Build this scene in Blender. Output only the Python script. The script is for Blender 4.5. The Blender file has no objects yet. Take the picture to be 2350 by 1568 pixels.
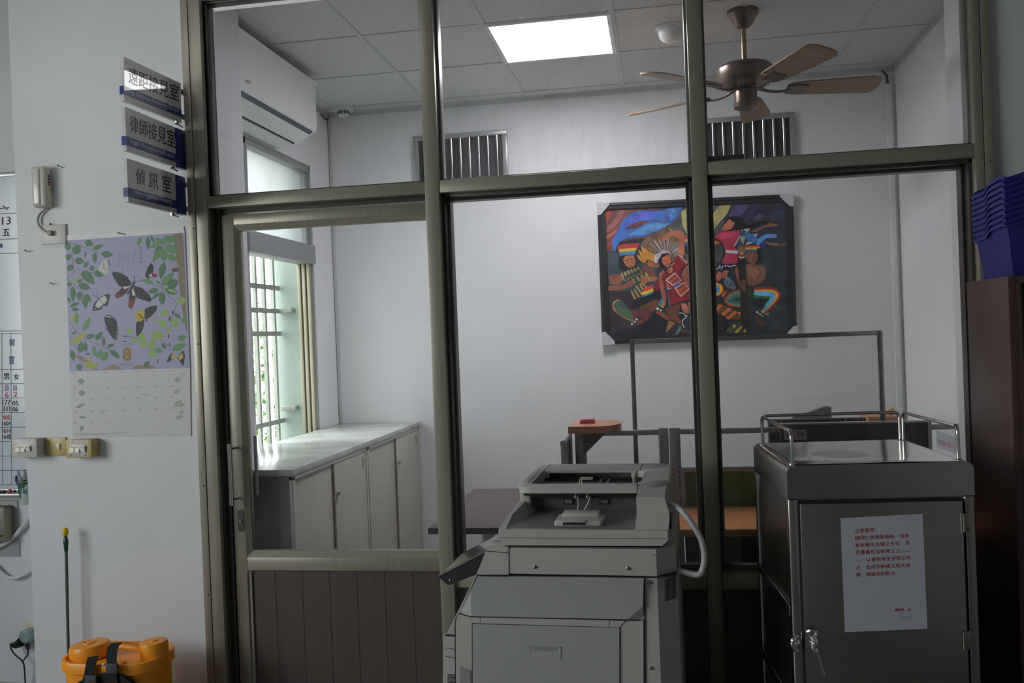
import bpy, bmesh, math, random
from mathutils import Vector, Matrix
from mathutils.geometry import tessellate_polygon
random.seed(7)
PI = math.pi
S = bpy.context.scene
COL = S.collection

# ------------------------------------------------------------------ camera
CAM = Vector((-0.0337, -3.3, 1.52))
YAW, PITCH, ROLL, FPX = 0.1655, -0.0061, -0.0385, 2028.0
_f = Vector((-math.sin(YAW), math.cos(YAW), 0)); _r = Vector((math.cos(YAW), math.sin(YAW), 0)); _u = Vector((0, 0, 1))
FW = _f * math.cos(PITCH) + _u * math.sin(PITCH); _u2 = _u * math.cos(PITCH) - _f * math.sin(PITCH)
RT = _r * math.cos(ROLL) + _u2 * math.sin(ROLL); UP = _u2 * math.cos(ROLL) - _r * math.sin(ROLL)
cd = bpy.data.cameras.new('camera'); cam = bpy.data.objects.new('camera', cd); COL.objects.link(cam)
cd.sensor_width = 23.5; cd.lens = FPX / 2350 * 23.5; cd.clip_start = 0.05; cd.clip_end = 100
cam.matrix_world = Matrix(((RT.x, UP.x, -FW.x, CAM.x), (RT.y, UP.y, -FW.y, CAM.y), (RT.z, UP.z, -FW.z, CAM.z), (0, 0, 0, 1)))
S.camera = cam

# ------------------------------------------------------------------ world, exposure
S.view_settings.view_transform = 'Standard'; S.view_settings.look = 'None'
S.view_settings.gamma = 1; S.view_settings.use_curve_mapping = False
S.view_settings.exposure = 0.0
wd = bpy.data.worlds.new('sky'); S.world = wd; wd.use_nodes = True
wn = wd.node_tree.nodes; wl = wd.node_tree.links
bg = wn['Background']; tc = wn.new('ShaderNodeTexCoord'); sp = wn.new('ShaderNodeSeparateXYZ'); rp = wn.new('ShaderNodeValToRGB')
wl.new(tc.outputs['Generated'], sp.inputs[0]); wl.new(sp.outputs['Z'], rp.inputs[0]); wl.new(rp.outputs[0], bg.inputs[0])
rp.color_ramp.elements[0].position = 0.0; rp.color_ramp.elements[0].color = (0.93, 0.97, 0.93, 1)
rp.color_ramp.elements[1].position = 0.5; rp.color_ramp.elements[1].color = (0.92, 0.96, 1.0, 1)
SKY = 9.0
bg.inputs[1].default_value = SKY

def portal(name, loc, rot, sx, sy):
    l = bpy.data.lights.new(name, 'AREA'); l.shape = 'RECTANGLE'; l.size = sx; l.size_y = sy; l.cycles.is_portal = True
    o = bpy.data.objects.new(name, l); COL.objects.link(o); o.location = loc; o.rotation_euler = rot
    return o
portal('daylight_office', (-4.56, -3.1, 1.95), (0, -PI/2, 0), 1.7, 3.0)
portal('daylight_inner', (-2.33, 1.36, 1.8), (0, -PI/2, 0), 1.6, 0.9)

# ------------------------------------------------------------------ pixel -> point helpers (each thing gets its own real distance)
def ray(u, v): return FW + RT * ((u - 1175) / FPX) + UP * (-(v - 784) / FPX)
def onp(u, v, P, n):
    d = ray(u, v); return CAM + d * ((Vector(P) - CAM).dot(n) / d.dot(n))
def aX(u, v, x): return onp(u, v, (x, 0, 0), Vector((1, 0, 0)))
def aY(u, v, y): return onp(u, v, (0, y, 0), Vector((0, 1, 0)))
def aZ(u, v, z): return onp(u, v, (0, 0, z), Vector((0, 0, 1)))

# ------------------------------------------------------------------ materials
def lin(c):
    c = c / 255.0
    return c / 12.92 if c <= 0.04045 else ((c + 0.055) / 1.055) ** 2.4
def L3(rgb, g=1.0): return tuple(min(0.9, lin(x) * g) for x in rgb) + (1,)
MATS = {}
def mat(name, col, rough=0.5, metal=0.0, spec=0.5, noise=0.0, nscale=8.0, bump=0.0, bscale=60.0, coat=0.0, stretch=None, col2=None, trans=0.0, contrast=(0.35, 0.65)):
    if name in MATS: return MATS[name]
    m = bpy.data.materials.new(name); m.use_nodes = True; MATS[name] = m
    nt = m.node_tree; b = nt.nodes['Principled BSDF']
    c = tuple(col) + (1,) if len(col) == 3 else col
    b.inputs['Base Color'].default_value = c
    b.inputs['Roughness'].default_value = rough; b.inputs['Metallic'].default_value = metal
    b.inputs['Specular IOR Level'].default_value = spec; b.inputs['Coat Weight'].default_value = coat
    b.inputs['Coat Roughness'].default_value = 0.0
    if trans: b.inputs['Transmission Weight'].default_value = trans
    if noise or bump:
        t = nt.nodes.new('ShaderNodeTexCoord'); mp = nt.nodes.new('ShaderNodeMapping')
        nt.links.new(t.outputs['Object'], mp.inputs[0])
        if stretch: mp.inputs['Scale'].default_value = stretch
    if noise:
        n = nt.nodes.new('ShaderNodeTexNoise'); n.inputs['Scale'].default_value = nscale; n.inputs['Detail'].default_value = 5
        nt.links.new(mp.outputs[0], n.inputs['Vector'])
        r = nt.nodes.new('ShaderNodeValToRGB'); nt.links.new(n.outputs['Fac'], r.inputs[0])
        r.color_ramp.elements[0].position = contrast[0]; r.color_ramp.elements[1].position = contrast[1]
        c2 = tuple(col2) if col2 else tuple(x * (1 - noise) for x in c[:3])
        r.color_ramp.elements[0].color = c2 + (1,); r.color_ramp.elements[1].color = c
        nt.links.new(r.outputs[0], b.inputs['Base Color'])
    if bump:
        n2 = nt.nodes.new('ShaderNodeTexNoise'); n2.inputs['Scale'].default_value = bscale; n2.inputs['Detail'].default_value = 3
        nt.links.new(mp.outputs[0], n2.inputs['Vector'])
        bp = nt.nodes.new('ShaderNodeBump'); bp.inputs['Strength'].default_value = bump; bp.inputs['Distance'].default_value = 0.01
        nt.links.new(n2.outputs['Fac'], bp.inputs['Height']); nt.links.new(bp.outputs[0], b.inputs['Normal'])
    return m
def glass_mat(name, dust=0.04, tint=(0.985, 0.985, 0.985), smear=0.0, f=1.0):
    m = bpy.data.materials.new(name); m.use_nodes = True; MATS[name] = m
    nt = m.node_tree; nt.nodes.remove(nt.nodes['Principled BSDF']); out = nt.nodes['Material Output']
    tr = nt.nodes.new('ShaderNodeBsdfTransparent'); tr.inputs[0].default_value = tint + (1,)
    gl = nt.nodes.new('ShaderNodeBsdfGlossy'); gl.inputs['Roughness'].default_value = 0.0
    fr = nt.nodes.new('ShaderNodeFresnel'); fr.inputs['IOR'].default_value = 1.45
    mu = nt.nodes.new('ShaderNodeMath'); mu.operation = 'MULTIPLY'; mu.inputs[1].default_value = f; nt.links.new(fr.outputs[0], mu.inputs[0])
    mx = nt.nodes.new('ShaderNodeMixShader'); nt.links.new(mu.outputs[0], mx.inputs[0]); nt.links.new(tr.outputs[0], mx.inputs[1]); nt.links.new(gl.outputs[0], mx.inputs[2])
    # dust film: scatters light, streaky
    t = nt.nodes.new('ShaderNodeTexCoord'); mp = nt.nodes.new('ShaderNodeMapping'); mp.inputs['Scale'].default_value = (7, 1, 1.2)
    mp.inputs['Rotation'].default_value = (0, 0.12, 0)
    nt.links.new(t.outputs['Object'], mp.inputs[0])
    n = nt.nodes.new('ShaderNodeTexNoise'); n.inputs['Scale'].default_value = 3.0; n.inputs['Detail'].default_value = 8; n.inputs['Roughness'].default_value = 0.7
    nt.links.new(mp.outputs[0], n.inputs['Vector'])
    r = nt.nodes.new('ShaderNodeMapRange'); r.inputs[1].default_value = 0.4; r.inputs[2].default_value = 0.8; r.inputs[3].default_value = dust * 0.5; r.inputs[4].default_value = dust + smear
    nt.links.new(n.outputs['Fac'], r.inputs[0])
    # specks
    vo = nt.nodes.new('ShaderNodeTexVoronoi'); vo.inputs['Scale'].default_value = 38; nt.links.new(t.outputs['Object'], vo.inputs['Vector'])
    sp_ = nt.nodes.new('ShaderNodeMapRange'); sp_.inputs[1].default_value = 0.07; sp_.inputs[2].default_value = 0.035; sp_.inputs[3].default_value = 0; sp_.inputs[4].default_value = 0.35 if smear else 0.05
    nt.links.new(vo.outputs['Distance'], sp_.inputs[0])
    ad = nt.nodes.new('ShaderNodeMath'); ad.operation = 'ADD'; ad.use_clamp = True
    nt.links.new(r.outputs[0], ad.inputs[0]); nt.links.new(sp_.outputs[0], ad.inputs[1])
    di = nt.nodes.new('ShaderNodeBsdfDiffuse'); di.inputs[0].default_value = (0.8, 0.82, 0.84, 1)
    tl = nt.nodes.new('ShaderNodeBsdfTranslucent'); tl.inputs[0].default_value = (0.8, 0.82, 0.86, 1)
    md = nt.nodes.new('ShaderNodeMixShader'); md.inputs[0].default_value = 0.6; nt.links.new(di.outputs[0], md.inputs[1]); nt.links.new(tl.outputs[0], md.inputs[2])
    m2 = nt.nodes.new('ShaderNodeMixShader'); nt.links.new(ad.outputs[0], m2.inputs[0]); nt.links.new(mx.outputs[0], m2.inputs[1]); nt.links.new(md.outputs[0], m2.inputs[2])
    nt.links.new(m2.outputs[0], out.inputs[0])
    return m
def emis(name, col, st):
    m = bpy.data.materials.new(name); m.use_nodes = True; MATS[name] = m
    b = m.node_tree.nodes['Principled BSDF']; b.inputs['Emission Color'].default_value = col + (1,); b.inputs['Emission Strength'].default_value = st
    b.inputs['Base Color'].default_value = (0.8, 0.8, 0.8, 1)
    return m
def attr_mat(name, rough=0.5, coat=0.0, spec=0.5):
    m = bpy.data.materials.new(name); m.use_nodes = True; MATS[name] = m
    b = m.node_tree.nodes['Principled BSDF']; a = m.node_tree.nodes.new('ShaderNodeAttribute'); a.attribute_name = 'Col'
    m.node_tree.links.new(a.outputs['Color'], b.inputs['Base Color']); b.inputs['Roughness'].default_value = rough
    b.inputs['Coat Weight'].default_value = coat; b.inputs['Coat Roughness'].default_value = 0.0; b.inputs['Specular IOR Level'].default_value = spec
    return m

WALL = mat('white_wall_paint', (0.81, 0.815, 0.83), 0.75, noise=0.06, nscale=1.6, bump=0.06, bscale=35)
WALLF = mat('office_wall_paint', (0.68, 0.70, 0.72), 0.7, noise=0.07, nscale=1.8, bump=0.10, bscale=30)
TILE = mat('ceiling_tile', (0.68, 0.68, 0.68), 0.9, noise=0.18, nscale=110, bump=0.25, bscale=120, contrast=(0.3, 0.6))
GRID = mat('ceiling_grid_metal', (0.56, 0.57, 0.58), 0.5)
OFFD = mat('bounce_cut_grey', (0.36, 0.36, 0.37), 0.8)  # unseen office surfaces darkened to cut light bounced into view
FLOOR = mat('grey_terrazzo', (0.30, 0.29, 0.27), 0.35, noise=0.25, nscale=60)
ALU = mat('bronze_aluminium', (0.33, 0.31, 0.245), 0.36, 0.3, noise=0.10, nscale=3, stretch=(30, 30, 0.8))
ALUD = mat('dark_bronze_aluminium', (0.085, 0.078, 0.066), 0.4, 0.5)
ALUG = mat('grey_aluminium', (0.42, 0.43, 0.43), 0.35, 0.6)
PANEL = mat('brown_panel_board', (0.085, 0.070, 0.063), 0.5, noise=0.12, nscale=4, stretch=(14, 14, 0.3))
GLASS = glass_mat('clear_glass', 0.022)
GLASSD = glass_mat('dusty_glass', 0.035, smear=0.05)
STEEL = mat('stainless_steel', (0.46, 0.45, 0.43), 0.2, 1.0, noise=0.15, nscale=5, bump=0.02, bscale=4)
STEELB = mat('brushed_steel', (0.34, 0.32, 0.30), 0.30, 1.0, noise=0.06, nscale=3, stretch=(1, 1, 12))
CHROME = mat('chrome', (0.75, 0.74, 0.72), 0.12, 1.0)
BLACK = mat('black_plastic', (0.012, 0.012, 0.013), 0.4)
WHITEP = mat('white_plastic', (0.78, 0.79, 0.79), 0.3)
IVORY = mat('ivory_plastic', (0.62, 0.58, 0.47), 0.35)
RUBBER = mat('black_webbing', (0.006, 0.006, 0.007), 0.85)

def chaikin(q, closed, r=0.25):
    out = []; n = len(q)
    if not closed: out.append(q[0])
    for i in range(n if closed else n-1):
        a, b = q[i], q[(i+1) % n]
        out.append(tuple(x*(1-r)+y*r for x, y in zip(a, b))); out.append(tuple(x*r+y*(1-r) for x, y in zip(a, b)))
    if not closed: out.append(q[-1])
    return out
# ------------------------------------------------------------------ mesh builder
class MB:
    def __init__(self, M=None): self.bm = bmesh.new(); self.M = M or Matrix(); self.mats = []; self.mi = 0
    def use(self, m):
        if m not in self.mats: self.mats.append(m)
        self.mi = self.mats.index(m); return self
    def V(self, p): return self.bm.verts.new(self.M @ Vector(p))
    def F(self, vs):
        try: f = self.bm.faces.new(vs); f.material_index = self.mi; return f
        except ValueError: return None
    def box(self, a, b, r=0.0, seg=2):
        x0, y0, z0 = [min(a[i], b[i]) for i in range(3)]; x1, y1, z1 = [max(a[i], b[i]) for i in range(3)]
        v = [self.V(p) for p in ((x0,y0,z0),(x1,y0,z0),(x1,y1,z0),(x0,y1,z0),(x0,y0,z1),(x1,y0,z1),(x1,y1,z1),(x0,y1,z1))]
        fs = [self.F([v[i] for i in q]) for q in ((0,3,2,1),(4,5,6,7),(0,1,5,4),(1,2,6,5),(2,3,7,6),(3,0,4,7))]
        if r > 0:
            es = list({e for f in fs for e in f.edges})
            rr = bmesh.ops.bevel(self.bm, geom=es, offset=min(r, 0.49 * min(x1-x0, y1-y0, z1-z0)), segments=seg, affect='EDGES', profile=0.5)
            for f in rr['faces']: f.material_index = self.mi
        return self
    def prism(self, pts, vec, cap=True):
        vec = Vector(vec); n = len(pts)
        a = [self.V(p) for p in pts]; b = [self.V(Vector(p) + vec) for p in pts]
        for i in range(n): self.F([a[i], a[(i+1) % n], b[(i+1) % n], b[i]])
        if cap: self.F(a[::-1]); self.F(b)
        return self
    def loft(self, rings, caps=True, closed=True):
        R = [[self.V(p) for p in r] for r in rings]; n = len(R[0])
        for k in range(len(R) - 1):
            for i in range(n if closed else n - 1): self.F([R[k][i], R[k][(i+1) % n], R[k+1][(i+1) % n], R[k+1][i]])
        if caps: self.F(R[0][::-1]); self.F(R[-1])
        return self
    def tube(self, pts, r, n=10, closed=False, flat=None, up=None):
        pts = [Vector(p) for p in pts]
        if 4 <= len(pts) <= 14 and not closed:      # round the bends
            q = [tuple(p) + ((r[i] if isinstance(r, (list, tuple)) else r),) for i, p in enumerate(pts)]
            for _ in range(2): q = chaikin(q, False)
            pts = [Vector(p[:3]) for p in q]; r = [p[3] for p in q]
        m = len(pts); rings = []; prev = None
        for i in range(m):
            if closed: t = pts[(i+1) % m] - pts[i-1]
            else: t = pts[min(i+1, m-1)] - pts[max(i-1, 0)]
            t.normalize()
            if prev is None:
                a = Vector(up) if up else (Vector((0, 0, 1)) if abs(t.z) < 0.9 else Vector((1, 0, 0)))
            else: a = prev
            a = (a - t * a.dot(t)).normalized(); b = t.cross(a); prev = a
            ri = r[i] if isinstance(r, (list, tuple)) else r
            ra, rb = (ri, ri) if flat is None else (ri * flat, ri)
            rings.append([pts[i] + a * (math.cos(2*PI*k/n) * ra) + b * (math.sin(2*PI*k/n) * rb) for k in range(n)])
        if closed: rings.append(rings[0]); return self.loft(rings, False)
        return self.loft(rings)
    def cyl(self, a, b, r, n=16): return self.tube([a, b], r, n)
    def lathe(self, prof, c, n=24, axis='Z'):
        c = Vector(c); rings = []
        for r, h in prof:
            ring = []
            for k in range(n):
                t = 2*PI*k/n; x, y = r*math.cos(t), r*math.sin(t)
                ring.append(c + (Vector((x, y, h)) if axis == 'Z' else Vector((x, h, y)) if axis == 'Y' else Vector((h, x, y))))
            rings.append(ring)
        return self.loft(rings)
    def ball(self, c, r, n=14, sz=(1, 1, 1)):
        c = Vector(c); rings = []
        for j in range(1, n // 2):
            ph = PI * j / (n // 2)
            rings.append([c + Vector((r*sz[0]*math.sin(ph)*math.cos(2*PI*k/n), r*sz[1]*math.sin(ph)*math.sin(2*PI*k/n), r*sz[2]*math.cos(ph))) for k in range(n)])
        return self.loft(rings)
INV = {}
def build(name, mb, parent=None, m=None, smooth=True, ang=38, kind=None):
    bm = mb.bm
    if m is not None: mb.mats = [m] if not mb.mats else mb.mats
    if parent is not None:
        r = parent
        while r.parent: r = r.parent
        bm.transform(INV.get(r.name, Matrix()))
    else: pass
    bmesh.ops.recalc_face_normals(bm, faces=bm.faces)
    if smooth:
        for f in bm.faces: f.smooth = True
        la = math.radians(ang)
        for e in bm.edges:
            if len(e.link_faces) == 2 and e.calc_face_angle(0) > la: e.smooth = False
    me = bpy.data.meshes.new(name); bm.to_mesh(me); bm.free()
    for q in mb.mats: me.materials.append(q)
    o = bpy.data.objects.new(name, me); COL.objects.link(o)
    if parent is not None: o.parent = parent
    if kind: o['kind'] = kind
    return o
def thing(name, label, cat, loc, rz=0.0, group=None, kind=None):
    o = bpy.data.objects.new(name, None); COL.objects.link(o); o.empty_display_size = 0.05
    o.location = loc; o.rotation_euler = (0, 0, rz)
    INV[o.name] = (Matrix.Translation(Vector(loc)) @ Matrix.Rotation(rz, 4, 'Z')).inverted()
    if label: o['label'] = label
    if cat: o['category'] = cat
    if group: o['group'] = group
    if kind: o['kind'] = kind
    return o
def struct(name): return thing(name, None, None, (0, 0, 0), kind='structure')
def tag(o, label, cat, group=None):
    o['label'] = label; o['category'] = cat
    if group: o['group'] = group
    return o
def single(name, mb, m, label, cat, group=None, loc=None, **k):
    """a thing that is one mesh, its origin moved to LOC"""
    if loc is not None: mb.bm.transform(Matrix.Translation(-Vector(loc)))
    o = build(name, mb, None, m, **k)
    if loc is not None: o.location = loc
    return tag(o, label, cat, group)
def dup(root, name=None):
    r = root.copy(); COL.objects.link(r)
    for ch in root.children:
        c = ch.copy(); COL.objects.link(c); c.parent = r
        for g in ch.children:
            d = g.copy(); COL.objects.link(d); d.parent = c
    return r
def round_rect(w, h, r, n=5):
    pts = []
    for cx, cy, a0 in ((w-r, h-r, 0), (r, h-r, PI/2), (r, r, PI), (w-r, r, 1.5*PI)):
        for k in range(n + 1):
            a = a0 + PI/2*k/n; pts.append((cx + r*math.cos(a), cy + r*math.sin(a)))
    return pts

# ------------------------------------------------------------------ flat printed pictures (paper, signs, painting): coloured shapes on one real plane
_tc = {}
def text_geo(s, bold=0.0):
    key = (s, bold)
    if key not in _tc:
        cu = bpy.data.curves.new('t', 'FONT'); cu.body = s; cu.size = 1; cu.offset = bold; cu.resolution_u = 3
        o = bpy.data.objects.new('t', cu); COL.objects.link(o)
        dg = bpy.context.evaluated_depsgraph_get(); dg.update()
        me = bpy.data.meshes.new_from_object(o.evaluated_get(dg))
        vs = [(v.co.x, v.co.y) for v in me.vertices]; fs = [tuple(p.vertices) for p in me.polygons]
        bpy.data.objects.remove(o); bpy.data.curves.remove(cu); bpy.data.meshes.remove(me)
        _tc[key] = (vs, fs)
    return _tc[key]
class Pic:
    def __init__(self, P, n, gain=1.0, eps=0.00005):
        self.P = Vector(P); self.n = Vector(n).normalized(); self.g = gain; self.eps = eps; self.items = []; self.m = (0, 0, 1.0); self.W = None
        self.sm = False
    def map(self, ox, oy, s): self.m = (ox, oy, s); return self
    def px(self, p): return (self.m[0] + p[0]/self.m[2], self.m[1] + p[1]/self.m[2])
    def _add(self, verts, faces, col):
        vs = [self.px(p) for p in verts]
        xs = [p[0] for p in vs]; ys = [p[1] for p in vs]; bb = (min(xs), min(ys), max(xs), max(ys))
        ly = 0
        for it in self.items:
            b = it[3]
            if it[4] >= ly and b[0] < bb[2] and b[2] > bb[0] and b[1] < bb[3] and b[3] > bb[1]: ly = it[4] + 1
        self.items.append((vs, faces, col, bb, ly))
    def poly(self, pts, col):
        if self.sm and len(pts) >= 5: pts = chaikin(chaikin([tuple(p) for p in pts], True, 0.11), True, 0.2)
        t = tessellate_polygon([[Vector((p[0], p[1], 0)) for p in pts]])
        self._add(pts, [tuple(q) for q in t], col); return self
    def line(self, pts, w, col, taper=False):
        if self.sm and len(pts) >= 3 and pts[0] != pts[-1]: pts = chaikin(chaikin([tuple(p) for p in pts], False), False)
        n = len(pts); a = []; b = []
        for i in range(n):
            x0, y0 = pts[max(i-1, 0)]; x1, y1 = pts[min(i+1, n-1)]; d = math.hypot(x1-x0, y1-y0) or 1
            ww = w/2 * ((1 - 0.8*i/(n-1)) if taper else 1); nx, ny = -(y1-y0)/d*ww, (x1-x0)/d*ww
            a.append((pts[i][0]+nx, pts[i][1]+ny)); b.append((pts[i][0]-nx, pts[i][1]-ny))
        self._add(a + b, [(i, i+1, n+i+1, n+i) for i in range(n-1)], col); return self
    def ell(self, cx, cy, rx, ry, col, ang=0, n=20):
        c, s = math.cos(math.radians(ang)), math.sin(math.radians(ang))
        pts = [(cx + rx*math.cos(2*PI*k/n)*c - ry*math.sin(2*PI*k/n)*s, cy + rx*math.cos(2*PI*k/n)*s + ry*math.sin(2*PI*k/n)*c) for k in range(n)]
        self._add(pts, [tuple(range(n))], col); return self
    def ring(self, cx, cy, rx, ry, w, col, a0=0, a1=360, n=24):
        pts = [(cx + rx*math.cos(math.radians(a0+(a1-a0)*k/n)), cy + ry*math.sin(math.radians(a0+(a1-a0)*k/n))) for k in range(n+1)]
        return self.line(pts, w, col)
    def leaf(self, x0, y0, x1, y1, w, col, vein=None):
        dx, dy = x1-x0, y1-y0; d = math.hypot(dx, dy); nx, ny = -dy/d, dx/d
        pr = [(0, 0), (0.12, 0.55), (0.3, 0.95), (0.5, 1), (0.7, 0.75), (0.87, 0.35), (1, 0)]
        pts = [(x0+dx*t+nx*w/2*h, y0+dy*t+ny*w/2*h) for t, h in pr] + [(x0+dx*t-nx*w/2*h, y0+dy*t-ny*w/2*h) for t, h in pr[-2:0:-1]]
        self.poly(pts, col)
        if vein: self.line([(x0, y0), (x1, y1)], max(1.2, w*0.05), vein)
        return self
    def text(self, s, tl, tr, bl, col, br=None, bold=0.0):
        vs, fs = text_geo(s, bold)
        if not vs: return self
        x0 = min(v[0] for v in vs); x1 = max(v[0] for v in vs); y0 = min(v[1] for v in vs); y1 = max(v[1] for v in vs)
        if br is None: br = (tr[0]+bl[0]-tl[0], tr[1]+bl[1]-tl[1])
        out = []
        for x, y in vs:
            u = (x-x0)/max(x1-x0, 1e-6); v = (y1-y)/max(y1-y0, 1e-6)
            out.append(tuple((1-v)*((1-u)*tl[i]+u*tr[i]) + v*((1-u)*bl[i]+u*br[i]) for i in (0, 1)))
        self._add(out, fs, col); return self
    def tx(self, s, x0, y0, x1, y1, col, sl=0.0, bold=0.0):
        return self.text(s, (x0, y0), (x1, y0 + sl*(x1-x0)), (x0, y1), col, bold=bold)
    def build(self, name, parent, m, base=0.0):
        bm = bmesh.new(); cl = bm.loops.layers.float_color.new('Col')
        for vs, fs, col, bb, ly in self.items:
            off = self.n * (base + self.eps * (ly + 1))
            V = [bm.verts.new(onp(p[0], p[1], self.P + off, self.n)) for p in vs]
            c = L3(col, self.g)
            for f in fs:
                try: q = bm.faces.new([V[i] for i in f])
                except ValueError: continue
                q.normal_update()
                if q.normal.dot(self.n) < 0: q.normal_flip()
                for lp in q.loops: lp[cl] = c
        if parent is not None:
            r = parent
            while r.parent: r = r.parent
            bm.transform(INV.get(r.name, Matrix()))
        me = bpy.data.meshes.new(name); bm.to_mesh(me); bm.free(); me.materials.append(m)
        o = bpy.data.objects.new(name, me); COL.objects.link(o)
        if parent is not None: o.parent = parent
        return o
PRINT = attr_mat('printed_paper', 0.55)
PAINT = attr_mat('oil_paint', 0.4)
_nt = PAINT.node_tree; _n = _nt.nodes.new('ShaderNodeTexNoise'); _n.inputs['Scale'].default_value = 14; _n.inputs['Detail'].default_value = 6
_t = _nt.nodes.new('ShaderNodeTexCoord'); _nt.links.new(_t.outputs['Object'], _n.inputs['Vector'])
_r = _nt.nodes.new('ShaderNodeMapRange'); _r.inputs[1].default_value = 0.3; _r.inputs[2].default_value = 0.7; _r.inputs[3].default_value = 0.55; _r.inputs[4].default_value = 1.15; _nt.links.new(_n.outputs['Fac'], _r.inputs[0])
_m = _nt.nodes.new('ShaderNodeVectorMath'); _m.operation = 'SCALE'; _nt.links.new([x for x in _nt.nodes if x.type == 'ATTRIBUTE'][0].outputs['Color'], _m.inputs[0]); _nt.links.new(_r.outputs[0], _m.inputs['Scale'])
_nt.links.new(_m.outputs[0], _nt.nodes['Principled BSDF'].inputs['Base Color'])
ACRYL = attr_mat('glossy_sign_print', 0.4, 0.25)

# ================================================================== THE SETTING
ZC, YB, XL, XR = 2.998, 2.139, -2.09, 1.365      # inner room: ceiling, back wall, left wall, right wall
GX, GY, GP = -1.408, 1.416, 0.605
PLX, PRX = -1.80, 1.09                            # inner faces of the two columns that hold the partition

def slab(name, a, b, m): 
    o = build(name, MB().box(a, b), None, m, smooth=False, kind='structure'); return o
slab('floor', (-4.6, -6.1, -0.1), (2.7, 2.3, 0), FLOOR)
# inner room
slab('wall_back', (XL-0.2, YB, 0), (XR+0.3, YB+0.15, 3.3), WALL)
slab('wall_right', (XR, 0.34, 0), (XR+0.2, YB, 3.3), WALL)
# left wall with window opening
WY0, WY1, WZ0, WZ1 = 0.93, 1.81, 0.90, 2.60
mb = MB()
X0, X1 = XL-0.26, XL
mb.box((X0, 0.3, 0), (X1, WY0, 3.3)).box((X0, WY1, 0), (X1, YB, 3.3)).box((X0, WY0, 0), (X1, WY1, WZ0)).box((X0, WY0, WZ1), (X1, WY1, 3.3))
build('wall_left', mb, None, WALL, smooth=False, kind='structure')
cl = struct('ceiling')
build('ceiling_tiles', MB().box((XL, 0.06, ZC), (XR, YB, ZC+0.05)), cl, TILE, smooth=False)
mb = MB()
for i in range(-2, 6):
    x = GX + i*GP
    if XL < x < XR: mb.box((x-0.012, 0.06, ZC-0.004), (x+0.012, YB, ZC+0.01))
for j in range(-3, 3):
    y = GY + j*GP
    if 0.1 < y < YB: mb.box((XL, y-0.012, ZC-0.0045), (XR, y+0.012, ZC+0.01))
mb.box((XL, YB-0.022, ZC-0.006), (XR, YB, ZC+0.01)); mb.box((XR-0.022, 0.06, ZC-0.006), (XR, YB, ZC+0.01)); mb.box((XL, 0.06, ZC-0.006), (XL+0.022, YB, ZC+0.01))
mb.box((XL, YB-0.003, ZC-0.028), (XR, YB, ZC)); mb.box((XR-0.003, 0.3, ZC-0.028), (XR, YB, ZC)); mb.box((XL, 0.3, ZC-0.028), (XL+0.003, YB, ZC))
build('ceiling_grid', mb, cl, GRID, smooth=False)
# columns either side of the partition
slab('wall_column_left', (-2.672, 0.02, 0), (PLX, 0.335, 3.3), WALLF)
slab('wall_column_right', (PRX, 0.02, 0), (2.6, 0.34, 3.3), WALLF)
slab('wall_partition_head', (PLX, 0.02, 2.92), (PRX, 0.12, 3.3), WALLF)
# office in front of the partition (camera side)
slab('wall_alcove', (-4.6, 0.35, 0), (-2.672, 0.45, 3.3), WALLF)
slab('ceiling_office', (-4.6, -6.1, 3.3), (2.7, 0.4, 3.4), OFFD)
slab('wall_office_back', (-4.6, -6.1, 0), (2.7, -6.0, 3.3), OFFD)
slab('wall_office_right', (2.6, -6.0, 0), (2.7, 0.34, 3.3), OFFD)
mb = MB()
mb.box((-4.6, -6, 0), (-4.5, 0.35, 1.1)).box((-4.6, -6, 2.8), (-4.5, 0.35, 3.3)).box((-4.6, -6, 1.1), (-4.5, -4.6, 2.8)).box((-4.6, -1.6, 1.1), (-4.5, 0.35, 2.8))
build('wall_office_left', mb, None, WALLF, smooth=False, kind='structure')
w = struct('window_9')
mb = MB()
for y in (-4.6, -3.62, -2.62, -1.65): mb.box((-4.58, y, 1.1), (-4.53, y+0.05, 2.8))
mb.box((-4.58, -4.6, 1.1), (-4.53, -1.6, 1.15)).box((-4.58, -4.6, 2.75), (-4.53, -1.6, 2.8))
build('window_frame', mb, w, ALUG)

# the office's own ceiling lamp and wall batten (both behind or above the camera's view)
def office_lamp(name, a, b, st, label):
    c = ((a[0]+b[0])/2, (a[1]+b[1])/2, a[2]); t = thing(name, label, 'lamp', c)
    build('lamp_tray', MB().box((a[0]-0.03, a[1]-0.03, b[2]), (b[0]+0.03, b[1]+0.03, b[2]+0.02)), t, GRID, smooth=False)
    build('tube_cover', MB().box(a, b), t, emis(name+'_glow', (1.0, 0.98, 0.98), st), smooth=False)
office_lamp('ceiling_batten', (-2.9, -0.85, 3.255), (-1.3, -0.70, 3.278), 4.2, 'long white ceiling lamp of the outer office, above the calendar')

# ---------------- partition frame
XM1, XM1R, XM2, XM2R, XJR = -0.9005, -0.8453, 0.1059, 0.1591, 1.0705
ZT, ZB = 2.1267, 2.0798
pt = struct('wall_partition')
mb = MB().box((XM1, -0.004, 0), (XM1R, 0.11, 2.92), 0.0025)
build('mullion', mb, pt, ALU)
mb = MB().box((XM2, -0.004, 0), (XM2R, 0.11, 2.92), 0.0025)
build('mullion', mb, pt, ALU)
mb = MB().box((-1.882, -0.006, 0), (-1.852, 0.02, 2.92), 0.002).box((-1.850, -0.003, 0), (-1.80, 0.11, 2.92), 0.002)
build('jamb', mb, pt, ALU)
mb = MB()
for v_ in (303, 525, 790, 1115, 1365):
    q = aY(438 if v_ < 400 else 440 + (v_-500)*0.055, v_, -0.004); mb.ball((-1.862, -0.006, q.z), 0.0035, 8)
for z_ in (1.98,): mb.ball((XJR+0.045, -0.006, 2.06), 0.0035, 8)
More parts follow.
